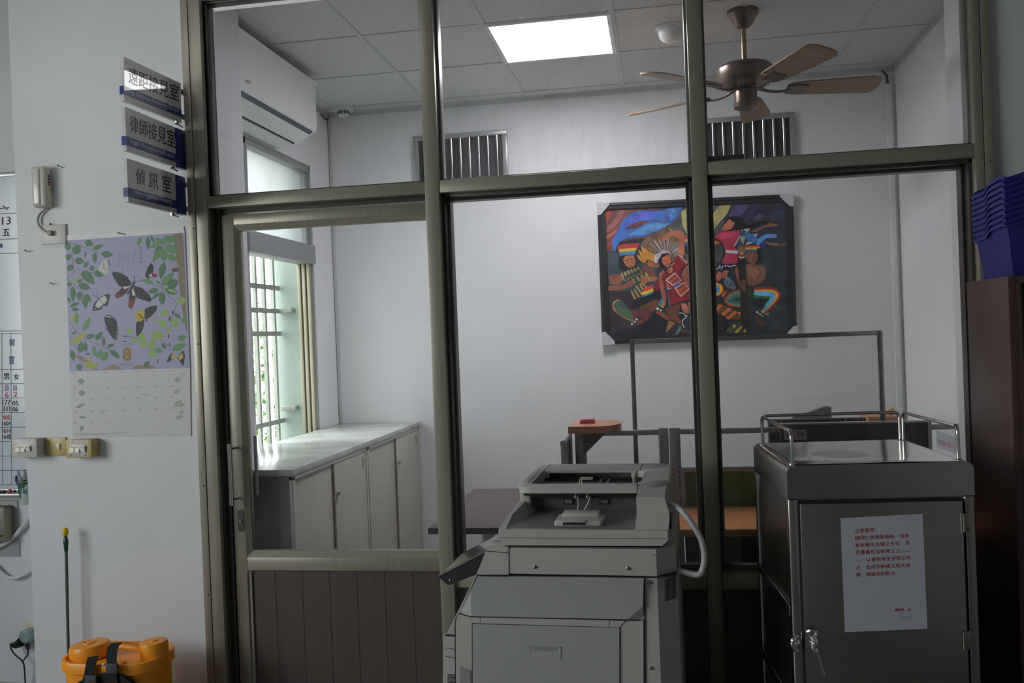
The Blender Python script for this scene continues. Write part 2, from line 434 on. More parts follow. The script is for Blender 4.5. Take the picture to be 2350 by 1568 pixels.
build('rivet', mb, pt, BLACK)
mb = MB().box((XJR, -0.003, 0), (XJR+0.028, 0.11, 2.92), 0.002).box((XJR+0.030, -0.006, 0), (XJR+0.058, 0.02, 2.92), 0.002)
build('jamb', mb, pt, ALU)
for a, b in ((-1.80, XM1), (XM1R, XM2), (XM2R, XJR)):
    build('transom', MB().box((a, 0, ZB), (b, 0.10, ZT), 0.002), pt, ALU)
mb = MB().box((-1.80, 0.045, 0), (-1.772, 0.13, ZB), 0.002).box((-1.80, 0.02, 0), (-1.79, 0.13, ZB))
build('door_track', mb, pt, ALUD)
build('door_track', MB().box((-1.80, 0.06, 2.062), (XM1, 0.13, ZB)), pt, ALUD)
# windows: 1-3 upper lights, 4-5 lower lights
def light(n, x0, x1, z0, z1, d0, d1, wd, m, gm, beadm, extra=0):
    w = struct('window_%d' % n)
    mb = MB()
    mb.box((x0, d0, z0), (x0+wd, d1, z1), 0.001).box((x1-wd, d0, z0), (x1, d1, z1), 0.001).box((x0, d0, z0), (x1, d1, z0+wd), 0.001).box((x0, d0, z1-wd), (x1, d1, z1), 0.001)
    if extra:
        e = extra; k = wd+0.004
        mb.box((x0, d1-0.02, z0), (x0+k+e, d1+0.03, z1)).box((x1-k-e, d1-0.02, z0), (x1, d1+0.03, z1)).box((x0, d1-0.02, z1-k-e), (x1, d1+0.03, z1))
    build('glazing_bead', mb, w, beadm)
    build('glass_pane', MB().box((x0+0.003, (d0+d1)/2, z0+0.003), (x1-0.003, (d0+d1)/2+0.0005, z1-0.003)), w, gm, smooth=False)
BEAD = mat('grey_sealed_bead', (0.26, 0.26, 0.25), 0.35, 0.6)
light(1, -1.80, XM1, ZT, 2.92, 0.035, 0.085, 0.010, None, GLASS, ALUD)
light(2, XM1R, XM2, ZT, 2.92, 0.035, 0.085, 0.010, None, GLASSD, BEAD)
light(3, XM2R, XJR, ZT, 2.92, 0.035, 0.085, 0.010, None, GLASS, BEAD)
light(4, XM1R, XM2, 0.625, ZB, 0.035, 0.105, 0.012, None, GLASS, ALUD, 0.006)
light(5, XM2R, XJR, 0.625, ZB, 0.035, 0.105, 0.012, None, GLASS, ALUD, 0.006)
for a, b in ((XM1R, XM2), (XM2R, XJR)):
    mb = MB().box((a, 0.012, 0.560), (b, 0.10, 0.612), 0.002)
    mb.prism([(a, 0.0, 0.612), (a, 0.05, 0.632), (a, 0.10, 0.632), (a, 0.10, 0.612)], (b-a, 0, 0))
    build('sill_rail', mb, pt, ALU)
    mb = MB().box((a, 0.03, 0), (b, 0.05, 0.56))
    x = a + 0.12
    while x < b: mb.box((x, 0.0285, 0), (x+0.0025, 0.031, 0.56)); x += 0.13
    build('lower_panel', mb, pt, PANEL, smooth=False)
# sliding door
dr = struct('door_1')
DX0, DX1, DZ = -1.766, -0.865, 2.054
mb = MB().box((DX0, 0.045, 0.02), (DX0+0.050, 0.085, DZ), 0.002)
mb.prism([(DX0+0.050, 0.045, 0.6), (DX0+0.050, 0.085, 0.6), (DX0+0.070, 0.085, 0.6), (DX0+0.070, 0.060, 0.6)], (0, 0, 1.41))
build('stile', mb, dr, ALU)
build('stile', MB().box((DX1-0.045, 0.045, 0.02), (DX1, 0.085, DZ), 0.002), dr, ALU)
mb = MB().box((DX0+0.05, 0.046, 2.012), (DX1, 0.084, DZ), 0.002)
mb.prism([(DX0+0.05, 0.046, 2.012), (DX0+0.05, 0.084, 2.012), (DX0+0.05, 0.084, 1.988), (DX0+0.05, 0.060, 1.988)], (DX1-DX0-0.05, 0, 0))
build('top_rail', mb, dr, ALU)
mb = MB().box((DX0+0.05, 0.046, 0.612), (DX1, 0.084, 0.664), 0.002)
mb.prism([(DX0+0.05, 0.046, 0.664), (DX0+0.05, 0.084, 0.664), (DX0+0.05, 0.084, 0.690), (DX0+0.05, 0.062, 0.690)], (DX1-DX0-0.05, 0, 0))
build('middle_rail', mb, dr, ALU)
build('glass_pane', MB().box((DX0+0.06, 0.068, 0.68), (DX1-0.04, 0.0685, 2.0)), dr, GLASS, smooth=False)
mb = MB().box((DX0+0.05, 0.060, 0.03), (DX1, 0.075, 0.612))
for i in range(7): mb.box((DX0+0.16+i*0.115, 0.0585, 0.03), (DX0+0.1625+i*0.115, 0.061, 0.612))
build('lower_panel', mb, dr, PANEL, smooth=False)
build('panel_bead', MB().box((DX0+0.05, 0.052, 0.03), (DX0+0.064, 0.075, 0.612)), dr, ALU)
# pull handle: vertical bar on two posts
h0, h1 = aY(540, 1020, -0.01), aY(550, 1160, -0.01); hx = DX0+0.018
mb = MB().use(CHROME).cyl((hx, 0.0, h1.z), (hx, 0.0, h0.z), 0.0095, 16)
mb.cyl((hx, 0.0, h0.z-0.02), (hx, 0.0, h0.z+0.002), 0.0105).cyl((hx, 0.0, h1.z-0.002), (hx, 0.0, h1.z+0.02), 0.0105)
hd = build('pull_handle', mb, dr)
for z in (h0.z-0.02, h1.z+0.02):
    mb = MB().use(CHROME); mb.cyl((hx, 0.0, z), (hx+0.012, 0.044, z), 0.006); mb.lathe([(0.013, -0.002), (0.013, 0.004), (0.006, 0.010)][::-1], (hx+0.012, 0.048, z), 16, 'Y')
    build('handle_post', mb, hd)
mb = MB().use(ALUG).cyl((DX0+0.075, 0.11, h1.z+0.02), (DX0+0.075, 0.11, h0.z+0.02), 0.007)
build('inner_handle', mb, dr)
lk = aY(553, 1195, 0.045)
mb = MB().use(ALUD); pts = [(lk.x-0.013+p[0], 0.045, lk.z-0.045+p[1]) for p in round_rect(0.026, 0.09, 0.012)]
mb.prism(pts, (0, -0.004, 0)); mb.use(STEEL).cyl((lk.x, 0.042, lk.z), (lk.x, 0.037, lk.z), 0.007)
build('lock_plate', mb, dr)

# ---------------- window of the inner room, with sliding sashes and outside grille
w = struct('window_6')
FX0, FX1 = XL-0.10, XL-0.005
mb = MB()
mb.box((FX0, WY0, WZ0), (FX1, WY0+0.035, WZ1), 0.002).box((FX0, WY1-0.014, WZ0), (FX1, WY1, WZ1), 0.002).box((FX0, WY0, WZ1-0.04), (FX1, WY1, WZ1), 0.002).box((FX0, WY0, WZ0), (FX1, WY1, WZ0+0.04))
build('window_frame', mb, w, ALUG)
build('blind_box', MB().box((FX0, WY0, 2.005), (FX1+0.02, WY1, 2.115), 0.003), w, mat('grey_box_cover', (0.33, 0.34, 0.35), 0.5, 0.3))
FROST = mat('frosted_glass', (0.80, 0.84, 0.84), 0.6, trans=0.75)
build('frosted_pane', MB().box((FX0+0.05, WY0+0.035, 2.115), (FX0+0.053, WY1-0.014, WZ1-0.04)), w, FROST, smooth=False)
mb = MB().box((FX0+0.02, WY1-0.05, 2.115), (FX0+0.08, WY1-0.014, WZ1-0.04)).box((FX0+0.02, WY0+0.03, 2.115), (FX0+0.08, WY0+0.08, WZ1-0.04))
build('upper_sash', mb, w, ALUG)
SASH = mat('cream_bronze_sash', (0.40, 0.37, 0.25), 0.4, 0.3)
for k, xx in enumerate((FX0+0.005, FX0+0.036, FX0+0.067)):
    build('window_sash', MB().box((xx, WY1-0.040, WZ0+0.04), (xx+0.020, WY1-0.014, 2.005), 0.002), w, SASH)
mb = MB().box((FX0+0.03, WY0+0.035, WZ0+0.04), (FX0+0.055, WY0+0.075, 2.005))
build('window_sash', mb, w, ALUG)
build('window_latch', MB().box((FX0+0.055, WY0+0.04, 1.62), (FX0+0.075, WY0+0.07, 1.70), 0.004).box((FX0+0.055, WY0+0.045, 1.2), (FX0+0.075, WY0+0.07, 1.27), 0.004), w, ALUG)
gg = struct('window_7')
mb = MB().box((XL-0.262, WY1-0.004, WZ0), (XL-0.10, WY1, WZ1)).box((XL-0.262, WY0, WZ0), (XL-0.10, WY0+0.004, WZ1)).box((XL-0.262, WY0, WZ0-0.004), (XL-0.10, WY1, WZ0+0.004))
build('window_reveal', mb, gg, mat('pale_green_reveal', (0.34, 0.42, 0.36), 0.7), smooth=False)
PBAR = mat('weathered_white_bar', (0.42, 0.45, 0.38), 0.6, noise=0.2, nscale=20)
GXP = XL-0.235
mb = MB()
for u_, v_ in ((606, 700), (627, 700), (647, 700), (665, 700), (586, 700)):
    y = aX(u_, v_, GXP).y; mb.box((GXP-0.010, y-0.012, 0.7), (GXP+0.010, y+0.012, 2.7))
for k in range(1, 4): mb.box((GXP-0.008, 1.40-k*0.125-0.009, 0.7), (GXP+0.008, 1.40-k*0.125+0.009, 2.7))
build('grille_bar', mb, gg, PBAR)
mb = MB()
for v_ in (665, 716, 766, 962):
    z = aX(660, v_, GXP).z; mb.box((GXP+0.006, 0.85, z-0.014), (GXP+0.014, WY1-0.01, z+0.014))
build('grille_rail', mb, gg, mat('grey_green_bar', (0.30, 0.34, 0.31), 0.6))
mb = MB()
for v_ in (716, 930):
    z = aX(680, v_, GXP).z; mb.box((GXP+0.004, WY1-0.05, z-0.014), (GXP+0.1, WY1-0.004, z+0.014), 0.003)
build('grille_bracket', mb, gg, PBAR)
# low wall and ground outdoors
slab('ground', (-12, -8, -0.25), (-4.7, 8, -0.12), mat('pale_paving', (0.55, 0.55, 0.48), 0.8, noise=0.3, nscale=3))  # pale paving, mottled at random

# ================================================================== INNER ROOM
# ---------------- recessed LED panel
pl0, pl1 = GX + GP, GY - GP
t = thing('ceiling_light', 'square recessed LED ceiling panel glowing white', 'ceiling light', (pl0+GP/2, pl1+GP/2, ZC-0.01))
build('light_frame', MB().box((pl0+0.004, pl1+0.004, ZC-0.010), (pl0+0.024, pl1+GP-0.004, ZC-0.001)).box((pl0+GP-0.024, pl1+0.004, ZC-0.010), (pl0+GP-0.004, pl1+GP-0.004, ZC-0.001)).box((pl0+0.024, pl1+0.004, ZC-0.010), (pl0+GP-0.024, pl1+0.024, ZC-0.001)).box((pl0+0.024, pl1+GP-0.024, ZC-0.010), (pl0+GP-0.024, pl1+GP-0.004, ZC-0.001)), t, WHITEP)
build('diffuser', MB().box((pl0+0.024, pl1+0.024, ZC-0.008), (pl0+GP-0.024, pl1+GP-0.024, ZC-0.0015)), t, emis('led_diffuser', (0.97, 0.97, 1.0), 23.5), smooth=False)

# ---------------- detectors
c = aZ(788, 247, ZC)
c = Vector((min(c.x, XR), min(c.y, YB-0.075), ZC))
t = thing('smoke_detector', 'round white slotted smoke detector on the ceiling corner by the air conditioner', 'smoke detector', c)
build('base', MB().lathe([(0.02, -0.022), (0.062, -0.020), (0.066, -0.006), (0.066, 0)][::-1], c, 28), t, WHITEP)
build('sensor_head', MB().lathe([(0.036, -0.022), (0.036, -0.045), (0.030, -0.058), (0.01, -0.062)], c, 24), t, WHITEP)
mb = MB()
for k in range(12):
    a = 2*PI*k/12; mb.M = Matrix.Translation(c) @ Matrix.Rotation(a, 4, 'Z'); mb.box((0.033, -0.006, -0.044), (0.0375, 0.006, -0.025))
build('vent_slot', mb, t, BLACK)
c = aZ(1538, 62, ZC); c.z = ZC
t = thing('ceiling_dome', 'plain white dome detector on the ceiling left of the fan', 'detector', c)
build('base', MB().lathe([(0.075, 0), (0.075, -0.008), (0.06, -0.010)], c, 28), t, WHITEP)
build('dome', MB().lathe([(0.058, -0.008), (0.060, -0.03), (0.052, -0.055), (0.035, -0.070), (0.012, -0.076)], c, 28), t, WHITEP)

# ---------------- ceiling fan
FZ = 2.62
fc = Vector((0.405, 0.97, ZC))
t = thing('ceiling_fan', 'bronze ceiling fan with five light oak blades', 'ceiling fan', fc)
BRONZE = mat('antique_bronze', (0.20, 0.15, 0.12), 0.32, 0.85, noise=0.3, nscale=12)
OAK = mat('oak_veneer', (0.36, 0.225, 0.115), 0.5, noise=0.35, nscale=3.5, stretch=(2, 22, 2))
build('canopy', MB().lathe([(0.072, 0), (0.072, -0.018), (0.062, -0.03), (0.048, -0.06), (0.03, -0.078), (0.015, -0.082)], fc, 32), t, BRONZE)
build('down_rod', MB().cyl(fc + Vector((0, 0, -0.07)), fc + Vector((0, 0, -0.245)), 0.012), t, mat('brass_rod', (0.35, 0.25, 0.12), 0.3, 0.9))
mo = build('motor_housing', MB().lathe([(0.018, -0.235), (0.05, -0.245), (0.115, -0.258), (0.128, -0.272), (0.130, -0.325), (0.118, -0.345), (0.07, -0.368), (0.05, -0.372)], fc, 40), t, BRONZE)
build('switch_housing', MB().lathe([(0.05, -0.37), (0.052, -0.385), (0.052, -0.43), (0.058, -0.434), (0.056, -0.452), (0.03, -0.466), (0.006, -0.468)], fc, 32), t, BRONZE)
tips = [aZ(u, v, FZ) for u, v in ((1480, 150), (1460, 262), (1737, 286), (2012, 190), (1890, 98))]
a_est = [math.atan2(q.y-fc.y, q.x-fc.x) for q in tips]
# five blades 72 degrees apart: best common offset
sx = sum(math.cos(5*a) for a in a_est); sy = sum(math.sin(5*a) for a in a_est); off = math.atan2(sy, sx)/5
BL0, BL1, BZ = 0.19, 0.615, -0.375
for k in range(5):
    M = Matrix.Translation(fc + Vector((0, 0, BZ))) @ Matrix.Rotation(off + k*2*PI/5, 4, 'Z') @ Matrix.Rotation(math.radians(-13), 4, 'X')
    mb = MB(M)
    w0, w1 = 0.058, 0.076
    out = [(BL0, -w0*0.5), (BL0+0.02, -w0*0.85), (BL0+0.06, -w0), (BL1-0.05, -w1), (BL1-0.015, -w1*0.86), (BL1, -w1*0.55), (BL1+0.004, 0.02), (BL1-0.004, w1*0.75), (BL1-0.03, w1), (BL0+0.06, w0), (BL0+0.02, w0*0.85), (BL0, w0*0.5)]
    mb.prism([(x, y, 0) for x, y in out], (0, 0, 0.007))
    bl = build('blade', mb, t, OAK, ang=50)
    mb = MB(M)
    mb.prism([(BL0-0.005, -0.03, -0.001), (BL0+0.04, -0.045, -0.001), (BL0+0.10, -0.03, -0.001), (BL0+0.085, 0.0, -0.001), (BL0+0.10, 0.03, -0.001), (BL0+0.04, 0.045, -0.001), (BL0-0.005, 0.03, -0.001)], (0, 0, -0.005))
    mb.tube([(0.06, 0, 0.01), (0.11, 0, -0.008), (0.16, 0, -0.012), (BL0+0.02, 0, -0.004)], [0.012, 0.010, 0.009, 0.010], 8, flat=0.6)
    build('blade_iron', mb, bl, BRONZE)

# ---------------- air conditioner
t = thing('air_conditioner', 'long white split air conditioner mounted high above the window', 'air conditioner', (XL+0.01, 0.9, 2.66))
acz0, acz1, acx = 2.665, 2.952, -1.852
prof = [(XL+0.005, acz1), (acx+0.012, acz1), (acx+0.002, acz1-0.012), (acx, acz1-0.03), (acx, acz0+0.045), (acx-0.006, acz0+0.022), (acx-0.03, acz0+0.004), (XL+0.005, acz0)]
y0, y1 = 0.345, 1.352
rings = []
for y, s in ((y0, 0.0), (y0+0.012, 1), (y1-0.02, 1), (y1-0.004, 0.6), (y1, 0.0)):
    e = 0.012*(1-s); rings.append([(XL+0.005 + (x-XL-0.005)*(1-e*3), y, acz0+0.14 + (z-acz0-0.14)*(1-e*4)) for x, z in prof])
build('casing', MB().loft(rings), t, WHITEP, ang=30)
build('louvre_slot', MB().prism([(acx-0.012, y0+0.03, acz0+0.008), (acx-0.055, y0+0.03, acz0-0.006), (acx-0.055, y0+0.03, acz0+0.004), (acx-0.012, y0+0.03, acz0+0.018)], (0, y1-y0-0.08, 0)), t, mat('dark_teal_slot', (0.05, 0.075, 0.08), 0.4))
build('lower_flap', MB().prism([(acx-0.03, y0+0.02, acz0+0.0), (acx-0.105, y0+0.02, acz0-0.045), (acx-0.112, y0+0.02, acz0-0.040), (acx-0.05, y0+0.02, acz0+0.01)], (0, y1-y0-0.06, 0)), t, WHITEP)
build('bottom_slot', MB().box((acx-0.115, y0+0.02, acz0-0.047), (acx-0.125, y1-0.06, acz0-0.036)), t, BLACK)
build('underside', MB().prism([(acx-0.10, y0, acz0-0.035), (XL+0.006, y0, acz0-0.055), (XL+0.006, y0, acz0+0.01), (acx-0.04, y0, acz0+0.01)], (0, y1-y0-0.03, 0)), t, WHITEP)
P = Pic((acx+0.0004, 0, 0), (1, 0, 0))
P.map(400, 0, 2.8)
P.text('SAMPO', (455, 507), (492, 520), (455, 528), (120, 120, 125), bold=0.03); P.build('badge_print', t, PRINT)
P = Pic((acx+0.0004, 0, 0), (1, 0, 0)); P.map(400, 0, 2.8); P.text('8', (727, 532), (742, 538), (727, 553), (250, 250, 255), bold=0.02); P.build('temperature_print', t, PRINT)

a, b = aY(1624, 362, 0.125), aY(1709, 418, 0.125)
t = thing('transom_box', 'small dark box fixed behind the crossbar just right of the centre post', 'box', (a.x, 0.115, b.z))
build('case', MB().box((a.x, 0.102, b.z), (b.x, 0.14, a.z), 0.002), t, mat('charcoal_case', (0.05, 0.05, 0.055), 0.5))

# ---------------- louvred vents high on the back wall
def vent(x0, x1, z0, z1, label):
    t = thing('wall_vent', label, 'vent', (x0, YB-0.004, z0), group='steel wall vents')
    mb = MB().use(ALUG); b = 0.032
    for a, q in (((x0, z0), (x1, z0+b)), ((x0, z1-b), (x1, z1)), ((x0, z0+b), (x0+b, z1-b)), ((x1-b, z0+b), (x1, z1-b))):
        mb.box((a[0], YB-0.03, a[1]), (q[0], YB-0.001, q[1]), 0.003)
    build('vent_frame', mb, t)
    build('shade_sheet', MB().box((x0+b, YB-0.004, z0+b), (x1-b, YB-0.001, z1-b)), t, mat('vent_shade_paint', (0.035, 0.037, 0.045), 0.5))  # dark sheet paints the shade behind the slats; wall is unbroken
    n = 9
    for k in range(n):
        x = x0 + b + (x1-x0-2*b)*(k+0.62)/(n+0.2)
        mb = MB().use(STEEL); mb.tube([(x, YB-0.018, z0+b-0.002), (x, YB-0.018, z1-b+0.002)], 0.0095, 12)
        mb.box((x-0.0095, YB-0.017, z0+b), (x-0.004, YB-0.004, z1-b))
        build('slat', mb, t)
vent(-1.52, -0.92, 2.46, 2.804, 'steel slatted wall vent at left, behind the middle of the upper glazing')
vent(0.20, 0.80, 2.44, 2.775, 'steel slatted wall vent at right, below the ceiling fan')

# ---------------- cable trunking and pipes in the corners
t = thing('cable_trunking', 'white vertical plastic cable trunking in the right back corner', 'cable trunking', (XR-0.02, YB-0.02, 0))
build('cover_strip', MB().box((XR-0.055, YB-0.022, 0.0), (XR-0.022, YB-0.001, ZC-0.10), 0.003), t, WHITEP)
build('cable', MB().tube([(XR-0.04, YB-0.012, ZC-0.10), (XR-0.045, YB-0.015, ZC-0.05), (XR-0.07, YB-0.012, ZC-0.02)], 0.006, 8), t, BLACK)
t = thing('cable_trunking', 'thin grey-white cable strip in the left back corner behind the window', 'cable trunking', (XL+0.02, YB-0.01, 1.0))
build('cover_strip', MB().box((XL+0.004, YB-0.014, 1.0), (XL+0.018, YB-0.001, ZC-0.03), 0.002), t, GRID)
build('cable', MB().tube([(XL+0.01, YB-0.01, ZC-0.03), (XL+0.006, YB-0.05, ZC-0.05), (XL+0.005, YB-0.12, ZC-0.035)], 0.005, 8), t, BLACK)

# ---------------- steel sliding-door cabinets, two units with their own worktops
CZ, CXF = 1.000, -1.555
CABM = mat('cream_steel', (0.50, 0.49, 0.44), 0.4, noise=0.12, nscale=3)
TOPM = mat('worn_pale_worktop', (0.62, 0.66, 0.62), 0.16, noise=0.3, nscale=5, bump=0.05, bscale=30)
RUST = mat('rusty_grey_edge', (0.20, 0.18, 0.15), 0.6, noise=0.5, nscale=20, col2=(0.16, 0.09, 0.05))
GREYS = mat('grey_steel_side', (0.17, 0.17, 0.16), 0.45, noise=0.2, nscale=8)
def cab(y0, y1, label, knobs):
    t = thing('steel_cabinet', label, 'cabinet', (XL+0.2, (y0+y1)/2, 0), group='steel sliding-door cabinets')
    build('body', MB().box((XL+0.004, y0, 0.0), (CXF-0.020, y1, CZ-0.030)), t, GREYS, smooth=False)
    build('worktop', MB().box((XL+0.003, y0-0.004, CZ-0.028), (CXF, y1+0.004, CZ), 0.003), t, TOPM)
    mb = MB()
    for y in (y0, y1-0.022): mb.box((CXF-0.022, y, 0.0), (CXF-0.004, y+0.022, CZ-0.028), 0.002)
    mb.box((CXF-0.022, y0, 0.0), (CXF-0.004, y1, 0.03)); mb.box((CXF-0.022, y0, CZ-0.045), (CXF-0.004, y1, CZ-0.028))
    build('cabinet_frame', mb, t, CABM)
    ym = (y0+y1)/2
    d1 = build('sliding_door', MB().box((CXF-0.014, ym-0.01, 0.03), (CXF-0.008, y1-0.022, CZ-0.045), 0.001), t, CABM)
    d2 = build('sliding_door', MB().box((CXF-0.020, y0+0.022, 0.03), (CXF-0.015, ym+0.02, CZ-0.045), 0.001), t, CABM)
    build('door_edge', MB().box((CXF-0.0145, ym-0.012, 0.03), (CXF-0.006, ym+0.004, CZ-0.045)), d1, RUST)
    build('finger_pull', MB().box((CXF-0.009, y1-0.075, CZ-0.125), (CXF-0.0065, y1-0.053, CZ-0.075), 0.001), d1, mat('brass_pull', (0.38, 0.28, 0.08), 0.35, 0.7))
    mb = MB(); mb.cyl((CXF-0.008, ym+0.03, CZ-knobs), (CXF+0.012, ym+0.03, CZ-knobs), 0.011)
    build('lock', mb, d1, CHROME)
    return t
cab(0.17, 1.12, 'cream steel sliding-door cabinet nearest the glass, bright window glare on its top', 0.19)
cab(1.13, 2.13, 'cream steel sliding-door cabinet standing against the back wall', 0.19)

# ---------------- dark brown table
DT = mat('dark_walnut_laminate', (0.085, 0.055, 0.052), 0.4, noise=0.3, nscale=4, stretch=(1, 12, 1))
p0, p1, p2 = aZ(985, 1212, 0.74), aZ(1090, 1122, 0.74), aZ(1187, 1122, 0.74)
tx0, ty0, ty1 = -1.005, p0.y, (p1.y+p2.y)/2
t = thing('table', 'dark walnut table with black edge, left of the copier behind the glass', 'table', (tx0+0.22, ty0+0.4, 0))
build('tabletop', MB().use(DT).box((tx0, ty0, 0.722), (tx0+0.445, ty1, 0.74), 0.001), t)
build('edge_band', MB().box((tx0-0.002, ty0-0.002, 0.714), (tx0+0.447, ty0+0.004, 0.739)), t, BLACK)
for x in (tx0+0.20, tx0+0.37):
    for y in (ty0+0.1, ty1-0.15): build('leg', MB().box((x, y, 0), (x+0.05, y+0.05, 0.722), 0.003), t, ALUG)

# ---------------- office screen partition with orange desk
OS = mat('screen_post_aluminium', (0.40, 0.41, 0.42), 0.35, 0.5, noise=0.08, nscale=3)
GREEN = mat('green_screen_fabric', (0.12, 0.215, 0.045), 0.9, noise=0.25, nscale=25, bump=0.3, bscale=300)
ORNG = mat('orange_beech_laminate', (0.52, 0.22, 0.095), 0.35, noise=0.12, nscale=3, stretch=(1, 10, 1))
PY = 0.69
def pz(u, v): return aY(u, v, PY)
t = thing('office_screen', 'low office screen with aluminium rails, clear upper pane and green fabric panels', 'office partition', (0.5, PY, 0))
xl_, xp0, xp1, xp2 = pz(1296, 990).x, pz(1515, 1000).x, pz(1540, 1000).x, pz(1562, 1000).x
zt_ = pz(1480, 987).z
def post(x0, x1, z1): 
    mb = MB().use(OS).box((x0, PY-0.018, 0), (x1, PY+0.018, z1), 0.004); return build('post', mb, t)
pa = post(pz(1511, 1000).x, pz(1534, 1000).x, zt_+0.006); pb = post(pz(1536, 1000).x, pz(1561, 1000).x, zt_+0.006)
for q, x in ((pa, pz(1517, 1000).x), (pb, pz(1555, 1000).x)):
    mb = MB()
    for k in range(34): mb.box((x, PY-0.0195, 0.30+k*0.0225), (x+0.003, PY-0.0175, 0.313+k*0.0225))
    build('slot_strip', mb, q, BLACK)
post(pz(1320, 1010).x, pz(1345, 1010).x, zt_-0.004)
post(1.26, 1.30, zt_)
mb = MB().use(OS)
mb.box((pz(1345, 990).x, PY-0.015, zt_-0.022), (pz(1511, 990).x, PY+0.015, zt_), 0.003).box((pz(1561, 990).x, PY-0.015, zt_-0.022), (1.26, PY+0.015, zt_), 0.003)
build('top_rail', mb, t)
zg = pz(1640, 1082).z
mb = MB().use(OS).box((pz(1561, 990).x, PY-0.014, zg), (1.26, PY+0.014, zg+0.018), 0.003)
mb.box((pz(1561, 990).x, PY-0.014, zg), (pz(1568, 990).x, PY+0.014, 0.74))
build('middle_rail', mb, t)
build('green_panel', MB().box((pz(1563, 990).x, PY-0.008, 0.10), (1.26, PY+0.008, zg)), t, GREEN, smooth=False)
build('green_panel', MB().box((pz(1345, 990).x, PY-0.008, 0.10), (pz(1511, 990).x, PY+0.008, 0.62)), t, GREEN, smooth=False)
build('clear_pane', MB().box((pz(1563, 990).x, PY-0.001, zg+0.018), (1.26, PY-0.0005, zt_-0.022)), t, GLASS, smooth=False)
build('clear_pane', MB().box((pz(1345, 990).x, PY-0.001, 0.62), (pz(1511, 990).x, PY-0.0005, zt_-0.022)), t, GLASS, smooth=False)
# side return running towards the glass, at the left end
sx_ = pz(1322, 1010).x - 0.03
mb = MB().use(OS).box((sx_-0.012, PY-0.26, 0), (sx_+0.012, PY-0.23, zt_-0.03), 0.003).box((sx_-0.012, PY-0.02, 0), (sx_+0.012, PY+0.018, zt_-0.01), 0.003)
mb.tube([(sx_, PY-0.262, zt_-0.022), (sx_, PY, zt_-0.018)], 0.014, 10)
build('return_frame', mb, t)
build('return_pane', MB().box((sx_-0.001, PY-0.23, 0.3), (sx_+0.001, PY-0.02, zt_-0.04)), t, GREYS, smooth=False)

# rounded counter shelf on a bracket + red ink pad
rz = zt_ + 0.004; th = 0.030
A, B_, C_, D_ = aZ(1300, 984, rz+th), aZ(1331, 962, rz+th), aZ(1405, 964, rz+th), aZ(1424, 975, rz+th)
t = thing('counter_shelf', 'small round-ended orange wood shelf on the screen, holding the red ink pad', 'shelf', ((A.x+D_.x)/2, PY, rz))
yn, yf = PY-0.13, PY+0.17
xs0, xs1 = A.x, aZ(1424, 975, rz+th).x
outl = [(xs0, yn), (xs0, yf)] + [(xs1-0.10+0.10*math.sin(a), (yn+yf)/2 + (yf-yn)/2*math.cos(a)) for a in [PI*k/14 for k in range(15)]]
build('shelf_board', MB().prism([(x, y, rz) for x, y in outl], (0, 0, th)), t, ORNG, ang=50)
build('bracket', MB().prism([(xs0+0.05, PY-0.022, rz), (xs0+0.17, PY-0.022, rz), (xs0+0.055, PY-0.022, rz-0.11)], (0, -0.006, 0)), t, mat('grey_bracket', (0.14, 0.14, 0.15), 0.5))
cx_, cy_ = aZ(1347, 968, rz+th+0.01).x, (yn+yf)/2 + 0.01
t = thing('ink_pad', 'small red ink pad box lying on the rounded orange shelf', 'ink pad', (cx_, cy_, rz+th))
REDP = mat('red_plastic', (0.55, 0.05, 0.06), 0.25)
build('case', MB().box((cx_-0.034, cy_-0.03, rz+th), (cx_+0.034, cy_+0.03, rz+th+0.012), 0.003), t, REDP)
build('lid', MB().box((cx_-0.030, cy_-0.026, rz+th+0.012), (cx_+0.030, cy_+0.026, rz+th+0.02), 0.003), t, mat('clear_red_lid', (0.72, 0.30, 0.30), 0.12))

# desk
d0, d1 = aZ(1560, 1215, 0.74), aZ(1560, 1160, 0.74)
t = thing('desk', 'orange beech laminate desk against the green screen', 'desk', (0.7, d0.y+0.2, 0))
build('desktop', MB().box((pz(1520, 1000).x-0.05, d0.y, 0.710), (1.07, PY-0.02, 0.740), 0.003), t, ORNG)
for x in (0.0, 1.04): build('side_panel', MB().box((x, d0.y+0.05, 0), (x+0.03, PY-0.03, 0.71), 0.002), t, OS)
# tall clear guard: thin steel rectangle standing behind the screen
GYP = PY + 0.06
g0, g1, g2, g3 = aY(1445, 781, GYP), aY(2024, 757, GYP), aY(2032, 985, GYP), aY(1455, 1062, GYP)
gx0, gx1, gz = (g0.x+g3.x)/2, g1.x, (g0.z+g1.z)/2
t = thing('sneeze_guard', 'clear splash guard with thin steel frame standing above the desk screen', 'splash guard', ((gx0+gx1)/2, GYP, 0.7))
b = 0.020
mb = MB().box((gx0, GYP-0.01, 0.70), (gx0+b, GYP+0.01, gz), 0.002).box((gx1-b, GYP-0.01, 0.70), (gx1, GYP+0.01, gz), 0.002).box((gx0+b, GYP-0.01, gz-b), (gx1-b, GYP+0.01, gz), 0.002)
mb.box((gx0+b, GYP-0.01, 0.70), (gx1-b, GYP+0.01, 0.70+b)).box((gx0+0.1, GYP-0.02, 0), (gx0+0.12, GYP+0.02, 0.70)).box((gx1-0.12, GYP-0.02, 0), (gx1-0.10, GYP+0.02, 0.70))
build('steel_frame', mb, t, STEELB)
build('clear_sheet', MB().box((gx0+b, GYP-0.0005, 0.72), (gx1-b, GYP, gz-b)), t, GLASS, smooth=False)

